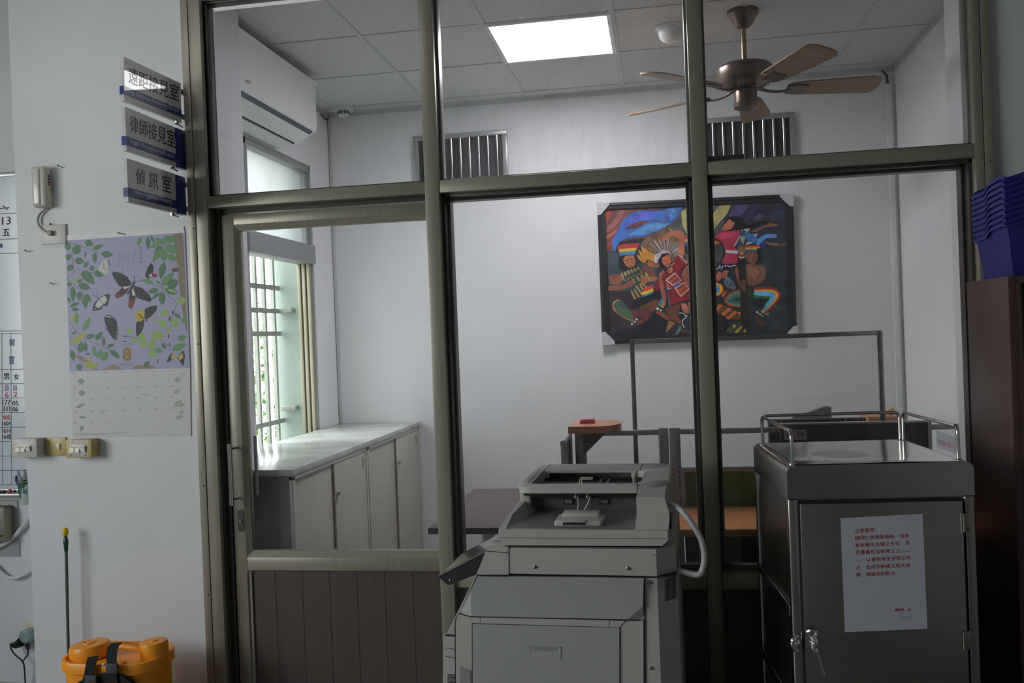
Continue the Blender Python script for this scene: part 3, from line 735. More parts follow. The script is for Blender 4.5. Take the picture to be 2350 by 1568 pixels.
# dark desk hutch / monitor back behind the cart rails, and its notices
def py2(u, v, y): return aY(u, v, y)
MY = PY - 0.06
m0, m1 = py2(1790, 974, MY), py2(2126, 969, MY)
DARKG = mat('charcoal_panel', (0.055, 0.055, 0.06), 0.6, noise=0.2, nscale=60)
t = thing('monitor_riser', 'wide charcoal panel on the desk behind the steel steamer rails', 'desk hutch', ((m0.x+m1.x)/2, MY, 0.74))
build('front_board', MB().box((m0.x, MY-0.015, 0.741), (m1.x, MY+0.015, m1.z), 0.002), t, DARKG)
build('top_trim', MB().box((m0.x, MY-0.018, m1.z), (m1.x+0.015, MY+0.018, m1.z+0.008), 0.002).box((m1.x, MY-0.018, 0.741), (m1.x+0.015, MY+0.018, m1.z)), t, ALUG)
MY2 = PY + 0.14
a_, b_ = py2(1762, 966, MY2), py2(1986, 958, MY2)
t = thing('monitor', 'flat black monitor seen from behind above the charcoal panel', 'monitor', ((a_.x+b_.x)/2, MY2, 0.74))
build('screen_case', MB().box((a_.x, MY2-0.02, 0.80), (b_.x, MY2+0.02, b_.z), 0.006), t, DARKG)
build('stand', MB().box(((a_.x+b_.x)/2-0.03, MY2, 0.0), ((a_.x+b_.x)/2+0.03, MY2+0.03, 0.82)).box(((a_.x+b_.x)/2-0.1, MY2-0.06, 0.0), ((a_.x+b_.x)/2+0.1, MY2+0.08, 0.01)), t, DARKG)
c0 = py2(1900, 948, 1.05)
t = thing('chair', 'grey office chair back peeking above the steamer rail', 'chair', (c0.x, 1.05, 0))
CY = 0.0
q0, q1, q2, q3 = py2(1885, 953, 1.05), py2(1920, 942, 1.05), py2(1929, 950, 1.05), py2(1929, 1010, 1.05)
mb = MB().prism([(q0.x, 1.03, q0.z), (q1.x-0.01, 1.03, q1.z), (q2.x, 1.03, q1.z-0.004), (q3.x, 1.03, 0.72), (q0.x-0.12, 1.03, 0.72), (q0.x-0.10, 1.03, q0.z-0.03)], (0, 0.04, 0))
build('backrest', mb, t, mat('grey_chair_cover', (0.20, 0.20, 0.21), 0.8))
build('seat', MB().box((q0.x-0.15, 1.02, 0.42), (q3.x+0.02, 1.42, 0.47), 0.02), t, DARKG)
build('back_post', MB().box((q0.x-0.02, 1.04, 0.45), (q0.x+0.02, 1.06, 0.75)), t, DARKG)
build('gas_column', MB().cyl((q0.x, 1.05, 0.05), (q0.x, 1.05, 0.42), 0.025), t, DARKG)
mb = MB()
for k in range(5): mb.box((-0.02, 0, 0), (0.02, 0.24, 0.05)) if False else mb.tube([(q0.x, 1.05, 0.06), (q0.x+0.25*math.cos(k*2*PI/5+0.3), 1.05+0.25*math.sin(k*2*PI/5+0.3), 0.02)], 0.018, 8)
build('base', mb, t, DARKG)
t.location.y += 0.24
# wooden side ledge and ball-shaped ornament by the corner
l0, l1 = py2(1988, 953, 1.45), py2(2052, 948, 1.45)
t = thing('wall_ledge', 'short orange wood ledge below the right back corner', 'ledge', ((l0.x+l1.x)/2, 1.45, 0))
build('ledge_board', MB().box((l0.x, 1.40, l0.z-0.030), (l1.x+0.03, 1.62, l0.z-0.004), 0.003), t, ORNG)
build('ledge_leg', MB().box((l0.x+0.02, 1.5, 0), (l0.x+0.05, 1.53, l0.z-0.03)).box((l1.x-0.02, 1.5, 0), (l1.x+0.01, 1.53, l0.z-0.03)), t, OS)
b_ = py2(2043, 944, 1.48)
mb = MB().ball((b_.x, 1.48, l0.z-0.004+0.021), 0.021, 20)
single('ornament_ball', mb, mat('peach_ball', (0.62, 0.36, 0.22), 0.35), 'small peach-coloured ball sitting on the orange corner ledge', 'ball', loc=(b_.x, 1.48, l0.z-0.004))

# paper name plates
P = Pic((0, MY-0.0165, 0), (0, -1, 0)); P.map(1740, 900, 4.7)
P.poly([(272, 418), (520, 400), (522, 512), (300, 520), (280, 500)], (150, 150, 155))
P.text('律', (318, 440), (372, 436), (320, 488), (30, 30, 32), bold=0.005); P.text('師', (420, 432), (495, 428), (422, 488), (30, 30, 32), bold=0.005)
t = thing('name_card', 'pale name card reading 律師 on the charcoal panel', 'name card', py2(1826, 1000, MY-0.017))
P.build('card_print', t, PRINT)
build('card_base', MB().box((py2(1800, 1000, MY-0.016).x, MY-0.0164, py2(1800, 1009, MY-0.016).z), (py2(1850, 1000, MY-0.016).x, MY-0.0155, py2(1850, 986, MY-0.016).z)), t, WHITEP)
# side board along the right wall carrying the red-lettered notice
SX = 1.22
s0, s1, s2 = aX(2128, 968, SX), aX(2212, 990, SX), aX(2212, 1050, SX)
t = thing('side_screen', 'low grey framed side screen by the right wall with pinned notice', 'screen', (SX, (s0.y+s1.y)/2, 0))
build('screen_frame', MB().box((SX-0.012, s1.y, 0), (SX+0.012, s1.y+0.025, s1.z), 0.002).box((SX-0.012, s1.y, s1.z-0.03), (SX+0.012, PY-0.03, s1.z), 0.003), t, mat('mid_grey_frame', (0.24, 0.25, 0.27), 0.45))
build('screen_pane', MB().box((SX-0.004, s1.y+0.025, 0.76), (SX+0.004, PY-0.03, s1.z-0.03)), t, mat('grey_felt', (0.12, 0.12, 0.125), 0.8))
P = Pic((SX-0.004, 0, 0), (-1, 0, 0)); P.map(1740, 900, 4.7)
P.poly([(1920, 408), (2135, 490), (2130, 665), (1925, 600)], (185, 190, 200))
for i, (ch, cc) in enumerate(zip('因應蓋證電子化', [(50, 50, 60)]*2 + [(200, 40, 70)]*5)):
    x = 1935 + i*28.5; y = 500 + i*11.5; P.text(ch, (x, y), (x+25, y+9), (x, y+55), cc)
q = [aX(1740+x/4.7, 900+y/4.7, SX-0.004) for x, y in ((1920, 408), (2135, 490), (2130, 665), (1925, 600))]
t = thing('notice_paper', 'white notice with red lettering 因應蓋證電子化 on the side screen', 'notice', (SX-0.004, q[3].y, q[3].z))
build('paper_sheet', MB().prism([(SX-0.0040, p.y, p.z) for p in q], (-0.0006, 0, 0)), t, WHITEP, smooth=False)
P.build('notice_print', t, PRINT, base=0.0006)

# ================================================================== OFFICE SIDE
class Fr:
    """a frame standing at ORIGIN turned by RZ; on(u, v, k) = local point seen at pixel u, v on its plane y = k"""
    def __init__(s, o, rz): s.M = Matrix.Translation(Vector(o)) @ Matrix.Rotation(rz, 4, 'Z'); s.I = s.M.inverted(); s.n = s.M.to_3x3() @ Vector((0, 1, 0)); s.rz = rz; s.o = o
    def on(s, u, v, k=0.0): return s.I @ onp(u, v, s.M @ Vector((0, k, 0)), s.n)
# ---------------- hanging room signs (perpendicular to the wall, read from the right)
SGX = -1.895
SWH = mat('pale_grey_acrylic', (0.62, 0.62, 0.62), 0.35, coat=0.6)
SBL = mat('navy_acrylic', (0.012, 0.03, 0.19), 0.35, coat=0.3)
def sign(q, band, txt, tq, en, eq, label, ext):
    (tl, tr, br, bl) = q
    def e(px_): return aX(px_[0], px_[1], SGX)
    cen = e(((tl[0]+br[0])/2, (tl[1]+br[1])/2))
    t = thing('room_sign', label, 'sign', (SGX, -0.20, cen.z), group='hanging room signs')
    y0 = (e(tl).y + e(bl).y)/2; y1 = (e(tr).y + e(br).y)/2; z1 = (e(tl).z + e(tr).z)/2; z0 = (e(bl).z + e(br).z)/2
    build('sign_board', MB().box((SGX-0.016, y0, z0), (SGX, y1, z1), 0.001), t, SWH, smooth=False)
    b0 = (e(band[0]).z + e(band[1]).z)/2; b1 = (e(band[2]).z + e(band[3]).z)/2
    build('name_band', MB().box((SGX-0.017, y0-0.003, b0), (SGX+0.0012, y1, b1)), t, SBL, smooth=False)
    P = Pic((SGX, 0, 0), (1, 0, 0))
    for dx, dy in ((0, 0), (0.9, 0.2), (0.4, 0.6)):
        T = [(a+dx, b+dy) for a, b in tq]; P.text(txt, T[0], T[1], T[2], (20, 20, 22), br=T[3])
    P.build('sign_lettering', t, ACRYL)
    P = Pic((SGX+0.0012, 0, 0), (1, 0, 0))
    P.text(en, eq[0], eq[1], eq[2], (190, 198, 215), br=eq[3], bold=0.01)
    P.build('english_lettering', t, ACRYL)
    if ext:
        a, b, c = e(ext[0]), e(ext[1]), e(ext[2])
        build('side_cap', MB().box((SGX-0.02, a.y, c.z), (SGX+0.004, b.y+0.01, a.z), 0.001), t, SBL)
    build('hanger', MB().use(CHROME).box((SGX-0.010, y1-0.03, z0-0.012), (SGX-0.003, y1-0.012, z0+0.002)).tube([(SGX-0.007, y1-0.02, z0-0.006), (SGX-0.007, y1+0.02, z0-0.010)], 0.004, 8), t)
    for zz in (z0+0.02, z1-0.04): build('bracket', MB().box((SGX-0.014, y1-0.002, zz), (SGX-0.004, 0.02, zz+0.02)), t, ALUG)
    if not ext: t.rotation_euler = (0, 0.030, -0.050)
sign([(291, 132), (411, 192), (411, 281), (289, 231)], [(289, 216), (410, 267), (289, 197), (410, 251)], '遠距接見室', [(298, 152), (405, 197), (299, 190), (405, 234)], 'Long Distance Receiving Room', [(296, 202), (407, 249), (296, 214), (407, 262)], 'pale room sign reading 遠距接見室, topmost of the three by the glass, shining in light', None)
sign([(289, 247), (403, 291), (403, 382), (289, 347)], [(288, 333), (402, 371), (288, 312), (402, 353)], '律師接見室', [(297, 263), (402, 301), (298, 301), (402, 341)], 'Legal Reception Room', [(299, 318), (399, 354), (299, 331), (399, 367)], 'pale room sign reading 律師接見室, middle one of the three by the glass', [(403, 293), (420, 297), (420, 388)])
sign([(293, 363), (403, 400), (405, 490), (293, 463)], [(293, 451), (403, 479), (292, 430), (402, 460)], '偵 訊 室', [(311, 384), (392, 405), (311, 421), (392, 445)], 'Interrogation Room', [(309, 435), (394, 457), (309, 448), (394, 472)], 'pale room sign reading 偵訊室, lowest of the three by the glass', [(403, 401), (420, 405), (420, 493)])

WY = 0.02   # face of the columns
# ---------------- wall calendar
CX = [aY(u, v, WY) for u, v in ((150, 551), (424, 521), (438, 1000), (163, 1000))]
t = thing('wall_calendar', 'large August 2021 wall calendar with butterflies and leaves on lilac', 'calendar', (sum(p.x for p in CX)/4, WY, CX[3].z))
LIL = (163, 163, 196)
P = Pic((0, WY-0.004, 0), (0, -1, 0)); P.g = 0.92
P.poly([(150, 551), (424, 533), (436, 845), (160, 853)], LIL)
P.poly([(160, 853), (436, 845), (438, 1000), (166, 1002)], (204, 204, 206))
P.poly([(143, 552), (145, 541), (421, 519), (424, 533), (150, 551)], (205, 208, 210))
P.map(145, 530, 4.75); P.sm = True
TRK = (134, 122, 98)
P.poly([(1195, 40), (1310, 20), (1352, 1110), (1340, 1100), (1290, 800), (1235, 300)], TRK)
P.poly([(120, 1350), (230, 1380), (390, 1515), (330, 1520), (215, 1420), (120, 1370)], (150, 135, 105)).poly([(420, 1515), (550, 1455), (660, 1510)], (150, 135, 105)).poly([(750, 1505), (780, 1470), (940, 1460), (1030, 1500)], (145, 130, 100))
BR = (122, 108, 100)
for l in ([(60, 125), (240, 180), (420, 250), (460, 300)], [(50, 535), (120, 430), (200, 420), (320, 460)], [(50, 540), (140, 600), (240, 700)], [(85, 220), (110, 330), (110, 430)], [(1080, 150), (1140, 270), (1240, 400)], [(1060, 610), (1150, 710), (1240, 790)], [(850, 540), (1060, 610), (1120, 640)], [(60, 980), (140, 1090), (240, 1180), (400, 1250), (520, 1300)], [(70, 1150), (160, 1280), (215, 1500)], [(1240, 800), (1180, 940), (1160, 1100)], [(700, 1150), (850, 1180), (960, 1290)], [(1060, 1180), (1160, 1260)]): P.line(l, 6, BR)
G1, G2, G3, G4, VN = (74, 120, 88), (98, 148, 98), (140, 178, 96), (168, 170, 74), (110, 150, 115)
for L in ((70, 210, 30, 120, 70, G1), (110, 250, 190, 150, 95, G1), (90, 300, 25, 270, 70, G1), (110, 375, 40, 430, 65, G1), (235, 120, 330, 150, 70, G1), (320, 200, 445, 150, 50, G1), (345, 230, 345, 360, 55, G1), (410, 250, 550, 262, 70, G1), (485, 310, 520, 400, 16, G1), (235, 300, 245, 210, 20, G1),
          (125, 320, 235, 335, 75, G1), (225, 400, 275, 330, 50, G1), (280, 420, 350, 395, 55, G1), (330, 450, 455, 485, 75, G1), (210, 440, 345, 585, 100, G1), (220, 440, 200, 510, 40, G1), (105, 555, 195, 510, 40, G3), (150, 560, 220, 530, 35, G1), (165, 580, 300, 635, 75, G1), (40, 580, 100, 590, 40, G1),
          (105, 600, 110, 780, 60, G1), (180, 660, 180, 760, 70, G1), (235, 700, 245, 855, 65, G1), (240, 690, 305, 780, 55, G1), (50, 720, 80, 790, 35, G1), (70, 830, 180, 780, 40, G1), (90, 855, 180, 860, 40, G1), (150, 890, 145, 1035, 55, G2), (95, 1000, 130, 890, 40, G4), (160, 970, 200, 940, 20, G4),
          (215, 1095, 300, 935, 62, G2), (70, 1235, 280, 1100, 60, G4), (90, 1130, 150, 1095, 30, G1), (245, 1160, 355, 1140, 55, G1), (350, 1190, 435, 1100, 60, G1), (440, 1260, 440, 1150, 40, G1), (190, 1330, 200, 1200, 75, G1), (250, 1320, 240, 1200, 40, G1), (330, 1250, 350, 1380, 48, G2), (365, 1385, 430, 1285, 55, G2),
          (420, 1420, 490, 1310, 75, G2), (510, 1300, 620, 1390, 60, G1), (475, 1270, 565, 1230, 40, G1), (160, 1450, 190, 1530, 60, G1), (90, 1300, 120, 1420, 55, G1), (240, 1490, 395, 1450, 60, G4), (280, 1440, 310, 1355, 25, G4), (245, 1345, 300, 1340, 25, G1), (235, 1440, 300, 1490, 60, G4),
          (810, 160, 855, 60, 48, G2), (920, 60, 930, 210, 50, G1), (950, 50, 1000, 145, 30, G1), (1080, 145, 1000, 80, 70, G2), (1085, 150, 1130, 50, 60, G2), (1110, 110, 1240, 70, 80, G2), (1110, 155, 1260, 250, 90, G2), (1080, 160, 990, 250, 60, G1), (1090, 190, 1095, 335, 90, G2), (1060, 200, 975, 340, 60, G2),
          (1130, 265, 1245, 320, 70, G2), (1040, 155, 930, 175, 40, G2), (1100, 340, 1060, 530, 75, G1), (1070, 600, 1200, 450, 75, G2), (1130, 600, 1260, 545, 100, G1), (1060, 580, 1005, 540, 35, G2), (985, 570, 850, 530, 52, G2), (1110, 635, 1250, 680, 75, G1), (1075, 665, 1075, 810, 72, G1), (1040, 640, 920, 670, 62, G1), (1045, 670, 960, 750, 30, G1),
          (1245, 780, 1340, 740, 95, G3), (1305, 1010, 1340, 930, 60, G2), (1210, 900, 1290, 960, 40, G1), (1120, 930, 1090, 850, 95, G3), (1035, 990, 1145, 1030, 85, G3), (1180, 960, 1250, 1055, 85, G3), (985, 985, 1025, 950, 45, G3), (1120, 1085, 1175, 1095, 50, G3), (690, 1100, 760, 1095, 65, G3), (750, 1170, 790, 1230, 75, G3),
          (820, 1130, 900, 1190, 95, G3), (820, 1220, 930, 1250, 70, G3), (960, 1180, 1075, 1090, 90, G3), (1010, 1150, 1110, 1140, 70, G3), (930, 1200, 1000, 1280, 95, G3), (930, 1300, 1010, 1370, 90, G3), (1000, 1290, 1090, 1320, 60, G2), (1080, 1220, 1115, 1290, 40, G1), (1245, 1185, 1350, 1150, 65, G2), (1185, 1300, 1345, 1230, 75, G2), (880, 1480, 945, 1420, 50, G1)):
    P.leaf(*L, VN if L[5] in (G1, G2) else (160, 190, 120))
BK, RD, WH, YL = (42, 44, 48), (150, 45, 60), (205, 205, 205), (200, 175, 55)
# butterflies
P.poly([(745, 575), (700, 500), (620, 455), (545, 442), (530, 470), (560, 530), (610, 600), (640, 620), (720, 605)], BK)
P.poly([(765, 595), (850, 620), (930, 690), (962, 750), (940, 775), (860, 750), (800, 730), (770, 660)], BK)
P.poly([(730, 610), (650, 610), (600, 660), (560, 700), (575, 735), (640, 720), (690, 670)], (70, 40, 45)).poly([(745, 640), (790, 690), (780, 750), (745, 850), (710, 830), (715, 740), (725, 690)], (70, 40, 45))
P.poly([(560, 700), (640, 690), (660, 700), (600, 735)], RD).poly([(720, 770), (765, 740), (750, 850), (718, 835)], RD)
P.poly([(645, 610), (735, 600), (670, 640)], WH).poly([(765, 625), (790, 705), (755, 705), (748, 660)], WH)
P.line([(770, 555), (735, 640), (695, 690)], 22, (62, 72, 84)).line([(772, 555), (778, 480)], 3, BK).line([(772, 560), (840, 540)], 3, BK)
for a in ((745, 575, 590, 480), (720, 590, 570, 510), (780, 610, 930, 720), (785, 640, 900, 755)): P.line([(a[0], a[1]), (a[2], a[3])], 2, (80, 82, 86))
P.poly([(905, 510), (890, 490), (925, 390), (960, 348), (985, 385), (980, 450), (945, 480), (938, 528)], BK).poly([(930, 490), (975, 455), (1030, 480), (1010, 510), (960, 500)], RD).poly([(925, 488), (965, 465), (970, 500)], WH)
P.poly([(370, 420), (440, 320), (475, 305), (495, 400), (490, 470), (450, 480), (400, 445)], (198, 198, 192)).line([(440, 350), (440, 420), (475, 430)], 5, (120, 118, 110)).line([(455, 460), (400, 430)], 3, (140, 138, 130))
P.poly([(385, 735), (470, 690), (515, 690), (500, 760), (480, 820), (440, 815), (415, 860), (340, 872), (315, 865), (330, 800)], (50, 50, 50)).poly([(390, 740), (460, 705), (480, 760), (440, 800), (385, 840), (345, 820)], (205, 205, 202))
P.line([(385, 735), (440, 800)], 8, (110, 110, 112)).line([(385, 738), (320, 695)], 4, BK).line([(385, 738), (362, 655)], 3, BK)
for k in range(6): P.ell(350 + k*26, 850 - k*8 if k < 3 else 830 - (k-3)*40, 7, 5, WH)
P.poly([(445, 925), (480, 912), (560, 960), (590, 1000), (585, 1030), (600, 1060), (600, 1110), (585, 1190), (560, 1195), (510, 1130), (480, 1080), (455, 1000)], (36, 42, 56))
P.line([(500, 920), (570, 965), (585, 1010)], 9, (50, 80, 160))
for k in range(7): P.ell(458 + k*10, 930 + k*2, 5, 7, WH)
for k in range(10): P.ell(596 - (k*k)*0.35, 1050 + k*15, 5, 5, WH)
P.line([(485, 1078), (540, 1040)], 14, (30, 34, 44)).line([(485, 1078), (440, 1050)], 3, BK).line([(485, 1078), (445, 1090)], 3, BK)
P.poly([(885, 950), (890, 850), (940, 825), (1028, 812), (1015, 870), (960, 930), (905, 970)], BK).poly([(885, 965), (880, 1040), (850, 1110), (800, 1160), (792, 1080), (795, 1000), (830, 975)], BK)
P.poly([(885, 950), (890, 880), (845, 855), (800, 880), (785, 940), (800, 985), (860, 985)], YL).line([(885, 965), (820, 905)], 12, (60, 55, 45)).ell(905, 980, 12, 12, RD)
for k in range(4): P.line([(870, 950), (800, 900 + k*25)], 2, (110, 90, 30))
P.poly([(1190, 1320), (1150, 1370), (1125, 1440), (1160, 1430), (1200, 1390)], (70, 74, 78)).poly([(1190, 1330), (1215, 1370), (1220, 1400), (1175, 1395)], YL).poly([(1310, 1300), (1330, 1360), (1310, 1480), (1270, 1420), (1240, 1380), (1280, 1330)], BK).poly([(1250, 1370), (1300, 1330), (1310, 1380), (1270, 1415)], YL).line([(1225, 1365), (1250, 1360)], 10, YL)
for a in ((1160, 960, 12, 26), (1195, 890, 12, 20), (1150, 1150, 10, 26), (1030, 1420, 8, 26), (680, 1150, 26, 9), (670, 1205, 26, 7), (1220, 425, 42, 22), (1160, 1240, 6, 22)): P.ell(*a, (96, 74, 66))
P.ell(1190, 655, 55, 16, G3, 20)
# lettering
P.sm = False
for k, (x, y0, y1) in enumerate(((790, 205, 290), (775, 205, 400), (750, 205, 360), (712, 215, 360), (690, 215, 360), (668, 260, 345), (645, 215, 435), (622, 240, 320), (603, 220, 410))): P.line([(x, y0), (x+3, y1)], 6, (140, 138, 165))
for k, ch in enumerate('昆蟲植物篇'): P.tx(ch, 828, 165+k*40, 860, 195+k*40, (112, 108, 128))
P.tx('2 0 2 1', 630, 1228, 755, 1252, (110, 105, 120), -0.01).tx('8', 645, 1272, 745, 1420, (152, 122, 62), bold=0.05).tx('AUGUST', 620, 1442, 772, 1470, (120, 116, 128), -0.01)
P.map(120, 500, 2.958)
for k, (x, d) in enumerate(zip((133, 238, 347, 455, 563, 673, 790), ('SUN', 'MON', 'TUE', 'WED', 'THU', 'FRI', 'SAT'))): P.tx(d, x, 1056-0.03*(x-133), x+27, 1063-0.03*(x-133), (175, 90, 90) if k in (0, 6) else (110, 110, 112), -0.03)
n = 0
for r_, y0 in enumerate((1080, 1156, 1232, 1310, 1386)):
    for k, x in enumerate((148, 255, 362, 470, 578, 690, 808)):
        n += 1
        if n > 31: break
        w_ = (4 if n == 1 else 9) if n < 10 else 20
        P.tx(str(n), x, y0-0.032*(x-148), x+w_, y0+13-0.032*(x-148), (170, 95, 95) if k in (0, 6) else (120, 120, 124), -0.03)
for k in range(1, 7): P.line([(128+k*110, 1048-k*3), (136+k*110, 1420-k*3)], 0.8, (176, 180, 184))
GL = (140, 158, 150)
for L in ((172, 1112, 222, 1108, 36, GL), (178, 1192, 228, 1186, 40, GL), (160, 1292, 225, 1262, 22, GL), (180, 1352, 228, 1356, 18, GL), (188, 1450, 212, 1408, 26, GL), (826, 1095, 876, 1105, 38, (165, 178, 165)), (820, 1195, 875, 1160, 30, (172, 180, 170)), (822, 1285, 885, 1235, 34, (165, 175, 165)), (855, 1275, 902, 1265, 30, (165, 175, 165)), (835, 1362, 892, 1345, 26, (165, 172, 165)), (862, 1325, 895, 1312, 20, (165, 172, 165))): P.leaf(*L)
P.ring(887, 1068, 14, 15, 2, (100, 100, 104)).ring(337, 1320, 13, 15, 2, (100, 100, 104)).tx('1', 885, 1062, 888, 1074, (110, 110, 112)).tx('3', 334, 1313, 340, 1326, (110, 110, 112))
P.tx('七夕情人節', 600, 1197, 658, 1208, (120, 120, 124), -0.02).tx('8月1日 原住民族日', 166, 1130, 216, 1138, (150, 150, 150), -0.02)
P.line([(148, 1467), (508, 1460)], 2.2, (140, 142, 144)).line([(148, 1474), (365, 1470)], 2.2, (140, 142, 144)).line([(603, 1468), (850, 1464)], 1.8, (160, 162, 164))
P.build('printed_sheet', t, PRINT)
P = Pic((0, WY-0.0005, 0), (0, -1, 0)); 
mb = MB(); ps = [aY(u, v, WY-0.002) for u, v in ((150, 551), (424, 533), (436, 845), (438, 1000), (166, 1002))]
mb.prism([(p.x, WY-0.0035, p.z) for p in ps], (0, 0.003, 0)); build('paper_stack', mb, t, mat('calendar_paper', (0.7, 0.7, 0.7), 0.6), smooth=False)
ps = [aY(u, v, WY-0.002) for u, v in ((143, 553), (145, 541), (421, 519), (424, 534))]
mb = MB().prism([(p.x, WY-0.0042, p.z) for p in ps], (0, 0.0035, 0)); build('top_binding', mb, t, mat('calendar_paper'  , (0.7, 0.7, 0.7)), smooth=False)
q = aY(278, 535, WY-0.004)

# ---------------- nails
def nail(u, v, dx, dz, lab):
    q = aY(u, v, WY-0.012)
    mb = MB().use(BLACK).tube([(q.x, WY-0.004 if lab[0] != 'b' else WY, q.z), (q.x+dx, WY-0.022, q.z+dz)], 0.0016, 8); mb.ball((q.x+dx, WY-0.022, q.z+dz), 0.0035, 8)
    single('nail', mb, BLACK, lab, 'nail', loc=(q.x, WY, q.z))
nail(285, 538, -0.018, 0.006, 'dark nail holding the top edge of the calendar')
nail(141, 384, -0.008, 0.006, 'bare dark nail in the wall right of the emergency light')
nail(63, 577, -0.002, 0.003, 'bare dark nail in the wall far left, below the socket plate')
nail(118, 652, 0.002, 0.003, 'bent dark nail in the wall just left of the calendar')

# ---------------- emergency lamp, its cord and socket plate
e0, e1 = aY(66, 381, -0.035), aY(104, 474, -0.035)
t = thing('emergency_light', 'small ivory plug-in emergency lamp hung high on the white wall', 'lamp', ((e0.x+e1.x)/2, WY, e1.z))
EM = mat('aged_ivory', (0.50, 0.49, 0.42), 0.35)
build('housing', MB().box((e0.x, -0.030, e1.z), (e1.x, WY, e0.z), 0.014, 4), t, EM)
mb = MB().box((e0.x+0.012, -0.036, e1.z+0.010), (e0.x+0.044, -0.024, e0.z-0.010), 0.006, 3)
build('lens', mb, t, mat('milky_lens', (0.58, 0.58, 0.53), 0.2))
mb = MB()
for k in range(3): mb.box((e1.x-0.001, -0.012, e0.z-0.045-k*0.013), (e1.x+0.002, -0.004, e0.z-0.037-k*0.013))
build('indicator', mb, t, BLACK)
build('indicator_light', MB().box((e1.x-0.001, -0.012, e0.z-0.080), (e1.x+0.003, -0.006, e0.z-0.074)), t, mat('red_indicator', (0.6, 0.05, 0.04), 0.3))
def wp(u, v, k=-0.012): return aY(u, v, WY+k)
build('cord', MB().tube([wp(112, 385), wp(118, 400), wp(121, 425), wp(116, 450), wp(112, 472), wp(102, 482), wp(90, 492), wp(86, 505), wp(90, 520), wp(103, 531), wp(112, 535)], 0.0042, 8), t, mat('grey_cord', (0.28, 0.26, 0.22), 0.5))
build('cord_loop', MB().tube([wp(106, 418), wp(112, 425), wp(106, 440), wp(112, 446), wp(114, 440)], 0.0018, 8), t, WHITEP)
build('plug', MB().box(wp(107, 529, -0.028), wp(123, 541, -0.012), 0.003), t, mat('grey_plug', (0.25, 0.24, 0.22), 0.5))
a, b = wp(92, 517), wp(150, 558)
t = thing('socket_plate', 'white steel socket plate under the emergency lamp', 'socket', ((a.x+b.x)/2, WY, b.z))
build('plate', MB().box((a.x, WY-0.010, b.z), (b.x, WY, a.z), 0.002), t, mat('off_white_plate', (0.52, 0.51, 0.49), 0.4))
build('screw', MB().ball(((a.x+b.x)/2-0.01, WY-0.010, a.z+0.002), 0.005, 8), t, BLACK)

# ---------------- switch boxes
def switchbox(u0, v0, u1, v1, label, m, sw, depth=0.055, extra=None):
    fy = WY - depth
    a, b = aY(u0, v0, fy), aY(u1, v1, fy)
    t = thing('switch_box', label, 'light switch', ((a.x+b.x)/2, WY, b.z), group='surface switch boxes')
    mb = MB().box((a.x, fy+0.008, b.z+0.001), (b.x, WY, a.z-0.001), 0.003)
    build('back_box', mb, t, m); build('front_plate', MB().box((a.x, fy, b.z), (b.x, fy+0.010, a.z), 0.003), t, m)
    mb = MB(); s0, s1 = aY(sw[0], sw[1], fy), aY(sw[2], sw[3], fy)
    mb.box((s0.x, fy-0.002, s1.z), (s1.x, fy+0.002, s0.z), 0.001); build('switch_frame', mb, t, IVORY)
    n = sw[4]; w = (s1.x-s0.x)/n
    for k in range(n):
        x = s0.x + w*k; mb = MB(); zz0, zz1 = s1.z+0.004, s0.z-0.004
        mb.prism([(x+0.002, fy-0.004, zz1), (x+0.002, fy-0.011 if k < n-1 else fy-0.004, zz0), (x+0.002, fy, zz0), (x+0.002, fy, zz1)], (w-0.004, 0, 0))
        mb.prism([(x+0.002, fy-0.001, zz1), (x+0.002, fy-0.012 if k == n-1 else fy-0.003, zz1-0.002), (x+0.002, fy-0.004, zz0), (x+0.002, fy-0.001, zz0)], (w-0.004, 0, 0))
        r = build('rocker', mb, t, IVORY if k < n-1 else WHITEP)
        build('indicator', MB().box((x+w/2-0.002, fy-0.0125, zz1-0.004), (x+w/2+0.002, fy-0.004, zz1-0.002)), r, BLACK)
    mb = MB(); mb.lathe([(0.010, 0.0), (0.010, 0.0025), (0.008, 0.0030)], (b.x, (fy+WY)/2, (a.z+b.z)/2), 20, 'X'); build('knockout', mb, t, m)
    return t, fy
YEL = mat('aged_yellow_plastic', (0.52, 0.42, 0.19), 0.4, noise=0.15, nscale=15)
t, fy = switchbox(26, 1008, 85, 1050, 'grey-white three-gang switch box at the left corner of the wall', mat('grey_white_plastic', (0.52, 0.51, 0.47), 0.4), (37, 1022, 72, 1038, 3))
build('tape', MB().box(aY(46, 1008.5, fy-0.0006), aY(69, 1015, fy+0.001)), t, mat('tape_residue', (0.60, 0.58, 0.58), 0.5))
t, fy = switchbox(150, 1010, 210, 1051, 'yellowed three-gang switch box below the calendar, white label on it', YEL, (160, 1022, 198, 1040, 3))
build('tape', MB().box(aY(154, 1011.5, fy-0.0006), aY(203, 1020.5, fy+0.001)), t, mat('tape_residue2', (0.62, 0.58, 0.50), 0.5, noise=0.3, nscale=60))
P = Pic((0, fy-0.0007, 0), (0, -1, 0)); P.map(0, 980, 6.031); P.poly([(938, 355), (1222, 365), (1222, 412), (945, 402)], (190, 190, 192)); P.text('戒護科 辦公室 一般燈', (948, 374), (1210, 378), (948, 400), (25, 30, 70), bold=0.01)
P.build('label_strip', t, PRINT)
a, b = wp(104, 1005, -0.008), wp(152, 1046, -0.008)
t = thing('switch_plate', 'flat yellowed single switch plate between the two switch boxes', 'light switch', ((a.x+b.x)/2, WY, b.z))
build('plate', MB().box((a.x, WY-0.008, b.z), (b.x, WY, a.z), 0.002), t, YEL)
a, b = wp(130, 1018, -0.010), wp(138, 1032, -0.010)
build('rocker', MB().box((a.x, WY-0.013, b.z), (b.x, WY-0.006, a.z), 0.001), t, IVORY)

